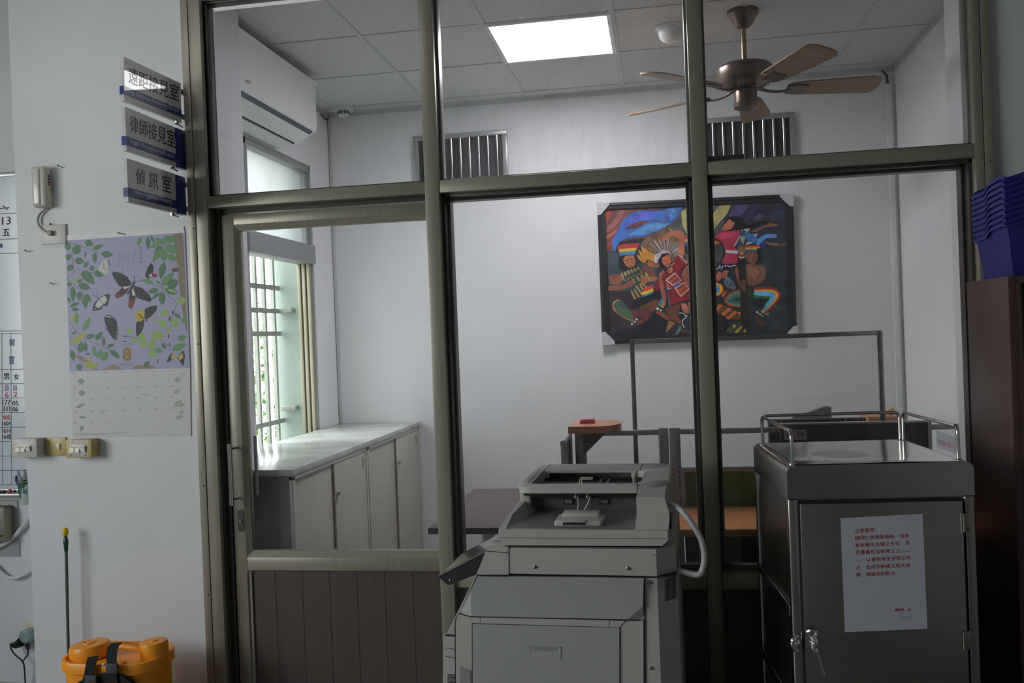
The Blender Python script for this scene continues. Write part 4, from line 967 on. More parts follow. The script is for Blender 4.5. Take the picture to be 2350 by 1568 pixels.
# ---------------- alcove at the far left: whiteboard, tray, pens, boxes, cables
AY = 0.35
P = Pic((0, AY-0.022, 0), (0, -1, 0)); P.g = 1.0
def av(u, v, y=AY-0.02): return aY(u, v, y)
w0, w1 = av(-160, 418), av(70, 1122)
t = thing('whiteboard', 'gridded whiteboard with handwritten tallies, cut off by the left photo edge', 'whiteboard', ((w0.x+w1.x)/2, AY, w1.z))
build('board', MB().box((w0.x, AY-0.020, w1.z), (w1.x, AY, w0.z)), t, mat('whiteboard_enamel', (0.62, 0.67, 0.72), 0.18), smooth=False)
build('board_frame', MB().box((w0.x, AY-0.026, w0.z-0.002), (w1.x, AY, w0.z+0.018), 0.003).box((w0.x, AY-0.026, w1.z-0.014), (w1.x, AY, w1.z), 0.003), t, ALUG)
LN = (78, 92, 118)
for y in (490, 549, 582, 760, 766, 848, 881, 914, 947, 981, 1014, 1047, 1080, 1113): P.line([(-40, y+(0.055 if y < 700 else 0.01)*40), (62, y-(0.055 if y < 700 else 0.01)*40)], 1.3, LN)
for x in (4.5, 25): P.line([(x-1, 766), (x+1, 1113)], 1, (120, 140, 165))
HB, HV, HR, HN = (50, 50, 56), (95, 70, 150), (200, 80, 80), (40, 50, 110)
P.tx('13', 4, 498, 24, 516, HB, -0.05).tx('五', 5, 526, 22, 542, HB, -0.05, 0.01).tx('留', 21, 778, 33, 794, HN, 0, 0.006).tx('置', 20, 818, 32, 836, HN, 0, 0.006)
P.tx('男', 8, 856, 20, 872, HB, 0, 0.01).tx('女', 31, 858, 43, 872, HB, 0, 0.01).tx('員', 10, 883, 20, 898, HV).tx('員', 29, 884, 39, 898, HV)
P.tx('6', 11, 900, 19, 913, HR).tx('2', 30, 900, 39, 911, HR).tx('177', 5, 918, 23, 930, HB).tx('05', 28, 920, 41, 931, HB).tx('333', 6, 933, 23, 944, HB).tx('06', 28, 934, 41, 945, HB)
P.tx('400', 5, 953, 23, 964, HR).tx('1604', 5, 967, 24, 977, HB).tx('1614', 5, 984, 24, 994, HB).tx('1648', 5, 997, 24, 1008, HB)
P.line([(-5, 480), (21, 476)], 2, (90, 70, 60)).line([(5, 472), (18, 482)], 2, (60, 50, 50)).ell(2, 564, 3, 5, (60, 60, 140))
P.build('handwriting', t, PRINT)
tr0 = av(-60, 1126, AY-0.05)
build('pen_tray', MB().box((w0.x, AY-0.075, w1.z-0.026), (w1.x, AY-0.001, w1.z-0.014), 0.003), t, ALUG)
q = av(20.5, 1121, AY-0.05)
mb = MB().ball((q.x, AY-0.045, w1.z-0.014+0.009), 0.010, 14); single('magnet', mb, mat('red_magnet', (0.62, 0.12, 0.12), 0.35), 'small round red magnet lying on the whiteboard tray', 'magnet', loc=(q.x, AY-0.045, w1.z-0.014))
q = av(4, 1126, AY-0.05)
mb = MB().tube([(q.x-0.05, AY-0.05, w1.z-0.014+0.007), (q.x+0.015, AY-0.05, w1.z-0.014+0.007)], 0.007, 10); single('marker_pen', mb, DARKG, 'dark marker pen lying on the whiteboard tray, left of the red magnet', 'pen', loc=(q.x, AY-0.05, w1.z-0.014))
# tape-wrapped pen cup hanging by the tray
a, b = av(28, 1108, AY-0.09), av(56, 1162, AY-0.09)
ccx = (a.x+b.x)/2 + 0.004
t = thing('pen_cup', 'green and white patterned tin pen cup by the whiteboard tray', 'pen holder', (ccx, AY-0.045, b.z))
rr_ = (b.x-a.x)/2 + 0.004
mb = MB().use(mat('green_marbled_wrap', (0.45, 0.52, 0.50), 0.4, noise=0.9, nscale=22, stretch=(1, 1, 0.6), col2=(0.02, 0.10, 0.075), contrast=(0.45, 0.52)))
mb.lathe([(rr_-0.003, 0.004), (rr_, 0.0), (rr_, a.z-b.z), (rr_-0.003, a.z-b.z), (rr_-0.003, 0.006)], (ccx, AY-0.045, b.z), 24); build('cup', mb, t)
build('rim', MB().tube([(ccx+rr_*math.cos(k*PI/12), AY-0.045+rr_*math.sin(k*PI/12), a.z) for k in range(24)], 0.002, 6, closed=True), t, mat('brass_rim', (0.42, 0.33, 0.12), 0.4, 0.6))
for (u, v, c_, lb) in ((42, 1078, (0.30, 0.33, 0.40), 'grey-capped pen standing tallest in the marbled cup'), (37, 1092, (0.03, 0.07, 0.22), 'blue marker pen leaning left in the marbled cup')):
    q = av(u, v, AY-0.045); mb = MB().use(mat('pen_%d' % u, c_, 0.3)).tube([(ccx+0.004, AY-0.045, b.z+0.01), (q.x, AY-0.045, q.z-0.02), (q.x, AY-0.045, q.z)], [0.006, 0.007, 0.005], 10)
    single('marker_pen', mb, None, lb, 'pen', loc=(q.x, AY-0.045, b.z+0.01))
# beige box, backing plate, conduits, adaptor
a, b = av(-40, 1163, AY-0.05), av(19, 1243, AY-0.05)
t = thing('wall_phone', 'beige plastic box unit below the whiteboard at left photo edge', 'wall phone', ((a.x+b.x)/2, AY, b.z))
build('housing', MB().box((a.x, AY-0.065, b.z), (b.x, AY-0.008, a.z), 0.010, 3), t, mat('olive_beige', (0.22, 0.21, 0.16), 0.4)); build('screw', MB().ball((b.x-0.02, AY-0.066, b.z+0.03), 0.006, 8), t, BLACK)
build('mounting_plate', MB().box((a.x, AY-0.008, av(40, 1279).z), (av(40, 1279).x, AY, av(40, 1150).z), 0.002), t, mat('grey_plate', (0.36, 0.37, 0.38), 0.5))
WC = mat('white_cable', (0.62, 0.63, 0.63), 0.4)
single('cable', MB().tube([av(-260, 1300), av(-120, 1285), av(-30, 1262), av(0, 1255), av(22, 1242), av(42, 1222), av(62, 1195), av(75, 1180)], 0.009, 10), WC, 'thick white cable rising right behind the wall corner, below the beige box', 'cable')
single('cable', MB().tube([av(-200, 1150), av(-90, 1230), av(-10, 1300), av(10, 1322), av(30, 1329), av(50, 1323), av(75, 1308)], 0.008, 10), WC, 'thick white cable sagging low behind the left wall corner', 'cable')
a, b = av(53, 1430, AY-0.01), av(75, 1446, AY-0.01)
t = thing('power_socket', 'cream wall socket behind the left wall corner with teal adaptor plugged in', 'socket', (b.x, AY, b.z))
build('plate', MB().box((a.x, AY-0.008, b.z-0.06), (b.x+0.06, AY, a.z), 0.002), t, IVORY)
c_ = av(58, 1462, AY-0.045)
t = thing('plug_adaptor', 'pale teal plug adaptor with black cords at lower left', 'adaptor', (c_.x, AY-0.03, c_.z))
build('body', MB().lathe([(0.026, 0.0), (0.034, 0.006), (0.034, 0.034), (0.028, 0.040)][::-1], (c_.x, AY-0.052, c_.z), 8, 'Y'), t, mat('pale_teal_plastic', (0.22, 0.33, 0.32), 0.4))
build('plug', MB().tube([av(48, 1474, AY-0.05), av(36, 1481, AY-0.05), av(24, 1480, AY-0.05)], [0.022, 0.016, 0.007], 10), t, BLACK)
build('plug', MB().tube([av(62, 1478, AY-0.05), av(65, 1490, AY-0.05)], [0.012, 0.008], 10), t, BLACK)
build('cord', MB().tube([av(24, 1481, AY-0.05), av(26, 1493, AY-0.05), av(38, 1507, AY-0.05), av(52, 1517, AY-0.05), av(56, 1530, AY-0.04), av(58, 1568, AY-0.03), av(60, 1640, AY-0.03)], 0.0035, 8).tube([av(65, 1490, AY-0.05), av(64, 1503, AY-0.05), av(53, 1517, AY-0.05)], 0.0035, 8), t, BLACK)

# ---------------- orange knapsack sprayer
SY0, SY1 = -0.375, -0.12
OR = mat('orange_polythene', (0.9, 0.33, 0.01), 0.38)
def sp_(u, v, y=SY0): return aY(u, v, y)
sx0, sx1 = aY(165, 1520, (SY0+SY1)/2).x, aY(384, 1520, (SY0+SY1)/2).x; szr = sp_(280, 1528).z
t = thing('knapsack_sprayer', 'orange knapsack sprayer with black straps standing on the floor by the wall', 'sprayer', ((sx0+sx1)/2, (SY0+SY1)/2, 0))
def bean(x0, x1, y0, y1, z, n=9, dent=0.0):
    w, h = x1-x0, y1-y0; pts = [(x0+p[0], y0+p[1], z) for p in round_rect(w, h, min(w, h)*0.40, n)]
    if dent: pts = [(x, y + dent*math.exp(-((x-(x0+x1)/2)/(w*0.13))**2)*(1 if y < (y0+y1)/2 else 0), z) for x, y, z in pts]
    return pts
rg = []
for dz, ins in ((-szr+0.02, 0.012), (-0.10, 0.012), (-0.040, 0.012), (-0.038, 0.0), (-0.004, 0.0), (0.0, 0.003), (0.0, 0.012), (-0.012, 0.016), (-0.012, 0.09)):
    rg.append(bean(sx0+ins, sx1-ins, SY0+ins, SY1-ins, szr+dz))
tank = build('tank', MB().loft(rg), t, OR, ang=50)
def lid(u0, u1, v, yc, name, h=0.030, tilt=0.18, dimple=True):
    a, b = aY(u0+4, v, yc), aY(u1, v, yc); r = (b.x-a.x)/2; c = Vector(((a.x+b.x)/2, yc, szr-0.012))
    mb = MB(Matrix.Translation(c) @ Matrix.Rotation(-tilt, 4, 'Y'))
    mb.lathe([(r*0.98, 0.0), (r*0.98, h), (r*0.90, h+0.012), (r*0.55, h+0.016), (r*0.3, h+0.014), (r*0.28, h+0.018), (0.006, h+0.018)], (0, 0, 0), 32)
    o = build(name, mb, t, OR, ang=50); return c, r
c, r = lid(163, 249, 1490, (SY0+SY1)/2-0.01, 'filler_cap', 0.036, 0.07)
build('vent_hole', MB().ball((c.x-0.002, c.y-0.03, c.z+0.062), 0.0045, 8, (1, 1, 0.4)), tank, BLACK)
c2, r2 = lid(321, 384, 1492, (SY0+SY1)/2-0.01, 'pump_chamber_cap', 0.050, 0.03)
hz = aY(280, 1484, (SY0+SY1)/2).z
build('carry_handle', MB().tube([(c.x+r-0.01, c.y+0.01, szr-0.01), (c.x+r+0.005, c.y+0.01, hz-0.004), (c.x+r+0.03, c.y+0.01, hz+0.002), (c2.x-r2-0.02, c.y+0.01, hz-0.006), (c2.x-r2-0.008, c.y+0.01, hz-0.012), (c2.x-r2-0.004, c.y+0.01, szr-0.02)], 0.010, 10), t, OR)
build('strap_lug', MB().box((sp_(232, 1515).x, SY0-0.004, szr-0.025), (sp_(268, 1515).x, SY0+0.06, szr-0.002), 0.004), t, OR)
build('strap_lug', MB().ball((sx1+0.002, (SY0+SY1)/2, szr-0.02), 0.010, 10), t, OR)
def strap(pts, w):
    pts = [Vector(p) for p in pts]; rings = []
    for i, p in enumerate(pts):
        tt = (pts[min(i+1, len(pts)-1)] - pts[max(i-1, 0)]).normalized(); X = Vector((1, 0, 0)); X = (X - tt*X.dot(tt)).normalized(); N = tt.cross(X)*0.0018
        rings.append([p+X*w+N, p-X*w+N, p-X*w-N, p+X*w-N])
    return MB().loft(rings)
a = [sp_(214, 1508, SY0-0.004), sp_(212, 1512, SY0-0.016), sp_(208, 1528, SY0-0.018), sp_(204, 1552, SY0-0.02), sp_(192, 1590, SY0-0.02), sp_(186, 1700, SY0-0.02)]
build('shoulder_strap', strap(a, 0.019), t, RUBBER)
a = [sp_(268, 1476, SY0+0.07), sp_(260, 1484, SY0+0.03), sp_(256, 1500, SY0-0.004), sp_(256, 1520, SY0-0.016), sp_(257, 1550, SY0-0.02), sp_(262, 1600, SY0-0.02), sp_(264, 1700, SY0-0.02)]
build('shoulder_strap', strap(a, 0.019), t, RUBBER)
for u, v in ((257, 1535), (209, 1562)):
    p = sp_(u, v, SY0-0.026); build('buckle', MB().box((p.x-0.023, SY0-0.032, p.z-0.018), (p.x+0.023, SY0-0.018, p.z+0.018), 0.003), t, DARKG)
mb = MB(); pp = [sp_(u, v, SY0-0.012) for u, v in ((214, 1552), (246, 1545), (282, 1552), (303, 1568), (320, 1620), (320, 1760), (165, 1760), (165, 1620), (176, 1568))]
mb.prism([(p.x, SY0-0.014, p.z) for p in pp], (0, 0.02, 0)); build('back_pad', mb, t, RUBBER)
p = sp_(239, 1525, SY0-0.01); build('strap_rivet', MB().ball((p.x, SY0-0.012, p.z), 0.006, 10), t, CHROME)
# lance
ly = -0.035
l0, l1 = aY(157, 1500, ly), aY(152, 1268, ly)
t = thing('spray_lance', 'thin green sprayer lance with yellow nozzle standing upright against the wall', 'spray lance', (l0.x, ly, 0))
build('tube', MB().tube([(l0.x+0.01, ly, 0.0), (l0.x, ly, l0.z), (l1.x, ly, l1.z)], 0.006, 12), t, mat('green_grey_tube', (0.075, 0.105, 0.085), 0.4))
mb = MB(); zt2 = [aY(152, v, ly).z for v in (1268, 1262, 1250, 1248, 1240, 1238, 1228)]
mb.lathe([(0.006, zt2[0]), (0.008, zt2[1]), (0.0085, zt2[2]), (0.010, zt2[3]), (0.010, zt2[4]), (0.0075, zt2[5]), (0.007, zt2[6])], (l1.x, ly, 0), 16); build('lance_collar', mb, t, mat('dark_teal_collar', (0.015, 0.06, 0.055), 0.35))
mb = MB(); z = [aY(152, v, ly).z for v in (1229, 1224, 1216, 1213)]
mb.lathe([(0.008, z[0]), (0.012, z[1]), (0.012, z[2]), (0.008, z[3])], (l1.x, ly, 0), 12); nz = build('nozzle', mb, t, mat('yellow_nozzle', (0.70, 0.48, 0.01), 0.4))
build('nozzle_tip', MB().ball((l1.x, ly, z[3]), 0.007, 10, (1, 1, 0.5)), nz, OR)

# ================================================================== PAINTING
PYW = YB - 0.035
def pp_(u, v, y=PYW): return aY(u, v, y)
t = thing('framed_painting', 'colourful framed painting of rainbow-clad musicians with white corner protectors', 'painting', pp_(1600, 780, YB))
# black moulding: outer and inner quads
O = [pp_(1370, 467), pp_(1820, 445), pp_(1829, 772), pp_(1382, 791)]; I = [pp_(1388.5, 480.4), pp_(1801.5, 462.5), pp_(1811, 764), pp_(1398.5, 774)]
mb = MB().use(mat('black_moulding', (0.018, 0.019, 0.022), 0.45))
for k in range(4):
    a, b, c, d = O[k], O[(k+1) % 4], I[(k+1) % 4], I[k]
    mb.prism([(p.x, PYW, p.z) for p in (a, b, c, d)], (0, 0.032, 0))
    mb.prism([(a.x, PYW, a.z), (b.x, PYW, b.z), (b.x*0.6+c.x*0.4, PYW-0.006, b.z*0.6+c.z*0.4), (a.x*0.6+d.x*0.4, PYW-0.006, a.z*0.6+d.z*0.4)], (0, 0.002, 0))
build('frame', mb, t, smooth=False)
CARD = mat('white_card_corner', (0.60, 0.59, 0.62), 0.6)
for cor in ([(1369, 466), (1399, 464.5), (1398, 470), (1379, 493), (1370.5, 494)], [(1790, 446), (1821, 443.5), (1821.5, 474), (1814, 473.5), (1790, 452)], [(1831, 748), (1832, 775), (1806, 776), (1808, 764), (1822, 748.5)], [(1380.5, 762), (1389, 762), (1410.5, 783), (1411, 790.5), (1382, 792.5)]):
    ps = [pp_(u, v, PYW-0.009) for u, v in cor]
    build('corner_protector', MB().prism([(p.x, PYW-0.009, p.z) for p in ps], (0, 0.043, 0)), t, CARD, smooth=False)
build('canvas', MB().prism([(p.x, PYW+0.012, p.z) for p in I], (0, 0.01, 0)), t, DARKG, smooth=False)
P = Pic((0, PYW+0.012, 0), (0, -1, 0)); P.g = 1.5; P.sm = True
P.poly([(1388, 480), (1802, 462), (1811.5, 765), (1398, 775)], (44, 48, 56))
L = P.map(1360, 440, 4.354)
SK, SKD, SKM = (170, 105, 80), (110, 70, 58), (140, 85, 66)
# --- sky of red and brown rays, upper left
L.poly([(120, 180), (720, 160), (800, 330), (560, 460), (260, 500), (200, 590), (135, 610)], (104, 66, 66))
L.poly([(120, 180), (205, 178), (170, 260), (125, 310)], (168, 62, 58)).poly([(260, 178), (330, 176), (270, 300), (140, 420), (130, 380), (215, 290)], (136, 84, 80)).poly([(135, 440), (245, 370), (240, 410), (137, 480)], (176, 90, 82)).poly([(137, 520), (195, 495), (190, 540), (140, 590)], (150, 66, 66)).poly([(350, 176), (420, 173), (330, 260), (290, 290)], (120, 76, 74)).poly([(460, 172), (500, 170), (470, 190)], (136, 100, 94)).poly([(560, 168), (600, 166), (610, 190), (560, 188)], (136, 100, 94))
L.poly([(145, 590), (280, 620), (320, 760), (480, 700), (640, 760), (650, 1000), (160, 1000)], (58, 72, 78)).poly([(160, 1000), (650, 1000), (640, 1150), (540, 1300), (170, 1440)], (56, 46, 54))
L.poly([(690, 440), (760, 350), (900, 190), (960, 260), (930, 440), (870, 620), (800, 700)], (88, 92, 92))
for k in range(9): L.line([(760+k*18, 380-k*6), (890+k*6, 240-k*8)], 3, (70, 72, 76))
# feather headdress fan
L.poly([(470, 540), (540, 450), (760, 350), (830, 380), (880, 460), (880, 560), (820, 700), (640, 760), (560, 700)], (110, 84, 70))
for k in range(12):
    a = math.radians(200 + k*13); L.line([(730+90*math.cos(a), 670+90*math.sin(a)), (730+(235-abs(k-5)*4)*math.cos(a), 680+(240-abs(k-5)*5)*math.sin(a))], 10, [(176, 168, 160), (150, 110, 84), (128, 134, 140)][k % 3])
for k in range(9):
    a = math.radians(228 + k*15); L.line([(740+70*math.cos(a), 650+70*math.sin(a)), (740+150*math.cos(a), 640+170*math.sin(a))], 7, (140, 146, 156))
L.poly([(720, 370), (740, 365), (770, 410), (750, 420)], (90, 70, 62)).poly([(760, 362), (780, 362), (810, 400), (785, 405)], (150, 110, 84))
# snake ribbon
L.poly([(250, 400), (290, 300), (380, 215), (500, 188), (700, 186), (780, 155), (900, 150), (880, 210), (800, 310), (700, 370), (600, 420), (480, 455), (350, 462), (270, 500), (235, 560), (230, 600), (196, 590), (195, 480), (225, 430)], (62, 102, 172))
L.poly([(330, 375), (400, 315), (480, 292), (590, 285), (480, 345), (400, 375)], (96, 62, 66))
L.poly([(285, 380), (330, 290), (420, 225), (560, 205), (660, 215), (600, 275), (470, 285), (380, 325)], (82, 96, 188)).poly([(480, 360), (640, 300), (780, 320), (700, 365), (520, 430), (330, 440)], (88, 136, 190)).poly([(760, 170), (870, 165), (850, 220), (780, 290)], (92, 140, 196)).line([(500, 190), (620, 186), (700, 190)], 12, (60, 52, 140))
for (x, y, r) in ((432, 250, 34), (432, 250, 17), (806, 188, 46), (806, 188, 28)): L.ring(x, y, r, r*0.95, 6, (52, 66, 130))
L.line([(590, 290), (760, 325), (720, 190)], 14, (96, 80, 120)).line([(345, 445), (380, 395), (420, 455)], 7, (70, 86, 130)).line([(520, 440), (545, 375), (600, 425)], 7, (80, 90, 130)).line([(540, 430), (550, 400), (575, 425)], 5, (80, 90, 130)).line([(640, 250), (690, 230), (680, 265), (640, 250)], 5, (60, 76, 140))
# cream plume
L.poly([(880, 200), (960, 150), (1060, 140), (1060, 420), (950, 440), (900, 340)], (170, 160, 108)).line([(960, 430), (920, 300), (960, 180)], 3, (130, 120, 80))
L.poly([(920, 440), (1050, 440), (1050, 490), (920, 480)], (196, 66, 66)).poly([(920, 475), (1050, 485), (1050, 515), (920, 505)], (206, 150, 60)).poly([(920, 500), (1050, 512), (1050, 545), (925, 545)], (50, 84, 150)).poly([(915, 545), (1050, 545), (1050, 700), (930, 690)], (34, 36, 42)).poly([(915, 605), (985, 660), (985, 705), (940, 700)], (104, 100, 98))
# left musician (pan pipes)
L.poly([(245, 545), (320, 520), (480, 514), (415, 610), (265, 620)], (188, 64, 64)).poly([(262, 575), (440, 560), (430, 595), (270, 612)], (206, 170, 72)).poly([(268, 605), (430, 588), (420, 615), (272, 625)], (70, 130, 110)).poly([(270, 616), (425, 606), (415, 632), (278, 640)], (74, 116, 176))
L.poly([(265, 640), (420, 625), (450, 760), (300, 800), (250, 740)], (34, 34, 38)).poly([(300, 680), (330, 640), (410, 636), (432, 700), (420, 745), (370, 765), (330, 740)], SK).line([(305, 688), (345, 684), (350, 715), (340, 720)], 6, (50, 36, 34)).line([(370, 676), (412, 672)], 7, (50, 36, 34)).line([(350, 748), (385, 742)], 7, (110, 50, 50))
L.poly([(155, 850), (190, 828), (270, 825), (300, 880), (270, 930), (180, 920)], SKM).poly([(155, 945), (310, 930), (390, 895), (410, 930), (300, 985), (155, 990)], SKM).poly([(480, 740), (540, 725), (600, 770), (640, 850), (580, 850), (500, 800)], SKD).poly([(500, 840), (560, 850), (650, 850), (640, 890), (540, 905), (500, 930), (470, 870)], SK)
for k in range(6): L.line([(285+k*32, 812-k*12), (322+k*34, 890-k*14)], 22, (150, 130, 78))
for k in range(4): L.line([(400+k*42, 870-k*20), (445+k*44, 960-k*22)], 24, (160, 140, 84))
for k in range(5): L.line([(385+k*30, 990-k*16), (430+k*34, 1080-k*24)], 20, (150, 130, 80))
L.poly([(310, 850), (470, 780), (480, 805), (320, 880)], (60, 70, 66)).poly([(400, 925), (520, 870), (525, 890), (405, 950)], (60, 70, 66)).poly([(470, 870), (520, 850), (545, 900), (500, 930)], SK)
L.poly([(340, 900), (385, 880), (415, 920), (380, 960), (330, 950)], SKM)
L.poly([(480, 1020), (520, 960), (600, 930), (615, 935), (605, 990), (560, 1010)], (196, 70, 62)).poly([(480, 1015), (560, 985), (608, 965), (605, 1000), (500, 1035)], (214, 176, 50)).poly([(470, 1050), (560, 1020), (606, 995), (610, 1015), (520, 1050)], (70, 130, 180)).poly([(465, 1060), (560, 1045), (618, 1020), (560, 1065), (480, 1075)], (60, 110, 70))
L.poly([(380, 1090), (660, 1000), (700, 1060), (560, 1100), (400, 1180)], (30, 34, 36))
L.poly([(280, 1070), (210, 1095), (190, 1140), (215, 1200), (300, 1260), (400, 1305), (420, 1290), (380, 1230), (300, 1180), (240, 1130)], (130, 100, 70)).poly([(290, 1080), (225, 1105), (212, 1140), (240, 1190), (330, 1250), (410, 1290), (425, 1270), (370, 1180), (330, 1130)], (62, 92, 84)).poly([(250, 1160), (330, 1180), (410, 1270), (330, 1240)], (74, 110, 70))
L.line([(265, 1078), (212, 1105), (200, 1145), (225, 1200)], 7, (190, 150, 70)).ell(440, 1275, 13, 12, (200, 200, 196)).ell(422, 1302, 12, 11, (180, 180, 180)).ell(394, 1323, 12, 11, (170, 170, 168)).ell(478, 1310, 32, 36, (120, 62, 52), 30).ell(385, 1405, 58, 28, (96, 44, 42), -10).poly([(375, 1180), (600, 1180), (540, 1300), (480, 1250), (410, 1260)], (100, 48, 56)).poly([(480, 1140), (640, 1070), (730, 1110), (600, 1200), (460, 1200)], (98, 62, 46))
for k in range(6): L.line([(490+k*26, 1150-k*12), (600+k*18, 1190-k*16)], 3, (140, 100, 70))
L.line([(380, 1190), (400, 1250), (430, 1270)], 16, (110, 66, 58))
# orange feathers
for q in ((560, 690, 485, 540), (540, 700, 455, 575), (590, 690, 520, 560), (600, 700, 575, 590), (530, 715, 440, 630), (620, 700, 600, 630)): L.leaf(q[0], q[1], q[2], q[3], 40, (190, 130, 54))
L.line([(560, 700), (570, 730), (620, 740)], 40, (150, 100, 56))
# red dancer with raised arm
L.poly([(690, 470), (760, 400), (860, 385), (905, 400), (918, 450), (916, 640), (900, 665), (850, 620), (858, 480), (810, 440), (700, 500)], SK)
L.poly([(620, 640), (700, 580), (770, 590), (790, 650), (760, 640), (700, 620), (650, 690), (645, 740), (615, 700)], (176, 176, 186)).line([(640, 650), (700, 585), (765, 600), (782, 650)], 6, (150, 60, 76))
L.poly([(845, 630), (900, 660), (945, 720), (885, 770), (880, 860), (1010, 1000), (1012, 1065), (900, 1090), (780, 1140), (740, 960), (610, 1000), (650, 860), (690, 830), (740, 790), (800, 720)], (126, 34, 40))
L.line([(850, 635), (900, 680), (940, 720)], 24, (170, 84, 76)).line([(856, 628), (910, 672), (948, 712)], 6, (210, 200, 196))
L.poly([(660, 680), (690, 620), (760, 612), (790, 680), (740, 770), (700, 775), (660, 730)], (32, 26, 28)).poly([(690, 660), (735, 640), (745, 622), (775, 650), (785, 700), (760, 740), (720, 745), (695, 710)], (176, 96, 70)).line([(700, 692), (730, 684)], 6, (40, 26, 26)).line([(748, 688), (752, 712), (742, 718)], 4, (90, 44, 36)).line([(735, 758), (820, 715)], 7, (190, 160, 140)).ell(638, 738, 26, 26, (120, 80, 76))
L.poly([(660, 820), (710, 780), (725, 800), (690, 850), (740, 1050), (730, 1115), (690, 1060), (660, 880)], (150, 88, 72)).poly([(745, 770), (790, 750), (800, 800), (770, 812)], (176, 100, 76)).line([(740, 795), (775, 815), (798, 790), (790, 750)], 5, (196, 160, 70))
L.poly([(728, 885), (820, 808), (885, 880), (800, 940)], (160, 74, 52)).line([(732, 886), (820, 812), (886, 886), (806, 938), (732, 886)], 8, (206, 206, 212)).line([(760, 895), (835, 835)], 8, (60, 40, 40)).line([(790, 915), (862, 862)], 8, (70, 40, 40)).line([(810, 930), (880, 895)], 16, (190, 130, 150)).poly([(735, 905), (760, 945), (800, 960), (745, 945)], (200, 150, 60)).poly([(735, 955), (800, 965), (745, 985)], (128, 156, 170)).poly([(800, 945), (880, 905), (900, 915), (815, 960)], (54, 84, 150))
L.poly([(822, 960), (915, 905), (966, 975), (878, 1050)], (170, 70, 46)).line([(824, 962), (915, 908), (964, 972), (880, 1048), (824, 962)], 8, (206, 206, 212)).line([(840, 985), (930, 925)], 8, (66, 40, 38)).line([(860, 1015), (948, 955)], 8, (70, 44, 40)).line([(740, 975), (775, 1140)], 16, (84, 88, 100))
L.poly([(885, 1120), (930, 1110), (965, 1170), (966, 1210), (930, 1225), (895, 1180)], (172, 106, 88)).poly([(955, 1110), (990, 1085), (998, 1140), (965, 1172)], (172, 106, 88)).poly([(890, 1215), (960, 1220), (900, 1300), (920, 1250)], (28, 32, 40)).line([(845, 1220), (900, 1208), (925, 1240), (952, 1240), (885, 1295), (915, 1362)], 9, (196, 200, 200)).poly([(905, 1130), (1010, 1070), (1012, 1100), (920, 1110)], (70, 26, 36))
L.poly([(650, 1130), (690, 1060), (732, 1110), (700, 1165)], (60, 120, 150)).poly([(680, 1150), (700, 1090), (732, 1118), (705, 1166)], (204, 120, 60)).ell(650, 1170, 14, 13, (196, 196, 192)).ell(680, 1186, 13, 12, (180, 180, 176)).poly([(630, 1195), (700, 1205), (770, 1260), (755, 1290), (640, 1225)], (130, 72, 54)).poly([(720, 1160), (880, 1120), (850, 1290), (770, 1290)], (96, 62, 42)).poly([(760, 1290), (830, 1310), (730, 1410)], (160, 100, 50)).line([(800, 1240), (880, 1310)], 44, (112, 64, 50)).poly([(540, 1300), (620, 1200), (740, 1290), (720, 1440), (180, 1440)], (30, 32, 40)).poly([(880, 1320), (890, 1370), (850, 1430), (820, 1430)], (90, 110, 106)).line([(880, 1390), (1000, 1410)], 30, (90, 66, 58)).line([(940, 1300), (1010, 1310)], 18, (46, 60, 90))
# drummer half hidden by the mullion
L.poly([(885, 830), (930, 740), (1040, 700), (1200, 720), (1200, 900), (960, 950), (890, 870)], SKM).poly([(940, 850), (970, 900), (1010, 900), (1000, 950), (960, 940)], SKD).line([(945, 770), (940, 840)], 5, (60, 36, 30)).poly([(985, 975), (1060, 900), (1130, 960), (1060, 1060), (1005, 1000)], (200, 200, 200)).poly([(1000, 1060), (1130, 1050), (1130, 1400), (1040, 1440)], (40, 44, 56)).ell(1090, 640, 60, 75, (150, 90, 68)).poly([(1040, 560), (1150, 560), (1150, 620), (1040, 620)], (188, 64, 64))
R = P.map(1600, 440, 4.354)
R.poly([(100, 140), (885, 100), (905, 900), (560, 930), (300, 480), (140, 420)], (46, 46, 62)).poly([(560, 560), (880, 520), (915, 1400), (600, 1400)], (46, 54, 58))
for q in (((350, 130), (540, 120), (420, 260), (320, 250)), ((620, 220), (660, 240), (600, 280), (560, 278)), ((480, 125), (520, 123), (430, 250), (390, 250))): R.poly(q, (74, 68, 108))
R.poly([(560, 120), (640, 118), (500, 300), (470, 290)], (60, 58, 90)).poly([(720, 230), (880, 160), (886, 230), (740, 300)], (58, 60, 84))
R.poly([(130, 140), (345, 128), (300, 220), (150, 400), (140, 250)], (166, 156, 104)).poly([(60, 140), (170, 132), (130, 210), (60, 260)], (176, 166, 112)).poly([(170, 135), (230, 132), (150, 230), (140, 200)], (84, 90, 100))
for k in range(5): R.line([(290-k*24, 180+k*8), (200-k*12, 290+k*14)], 3, (130, 122, 80))
R.poly([(150, 400), (260, 260), (300, 330), (240, 420), (170, 430)], (74, 78, 84))
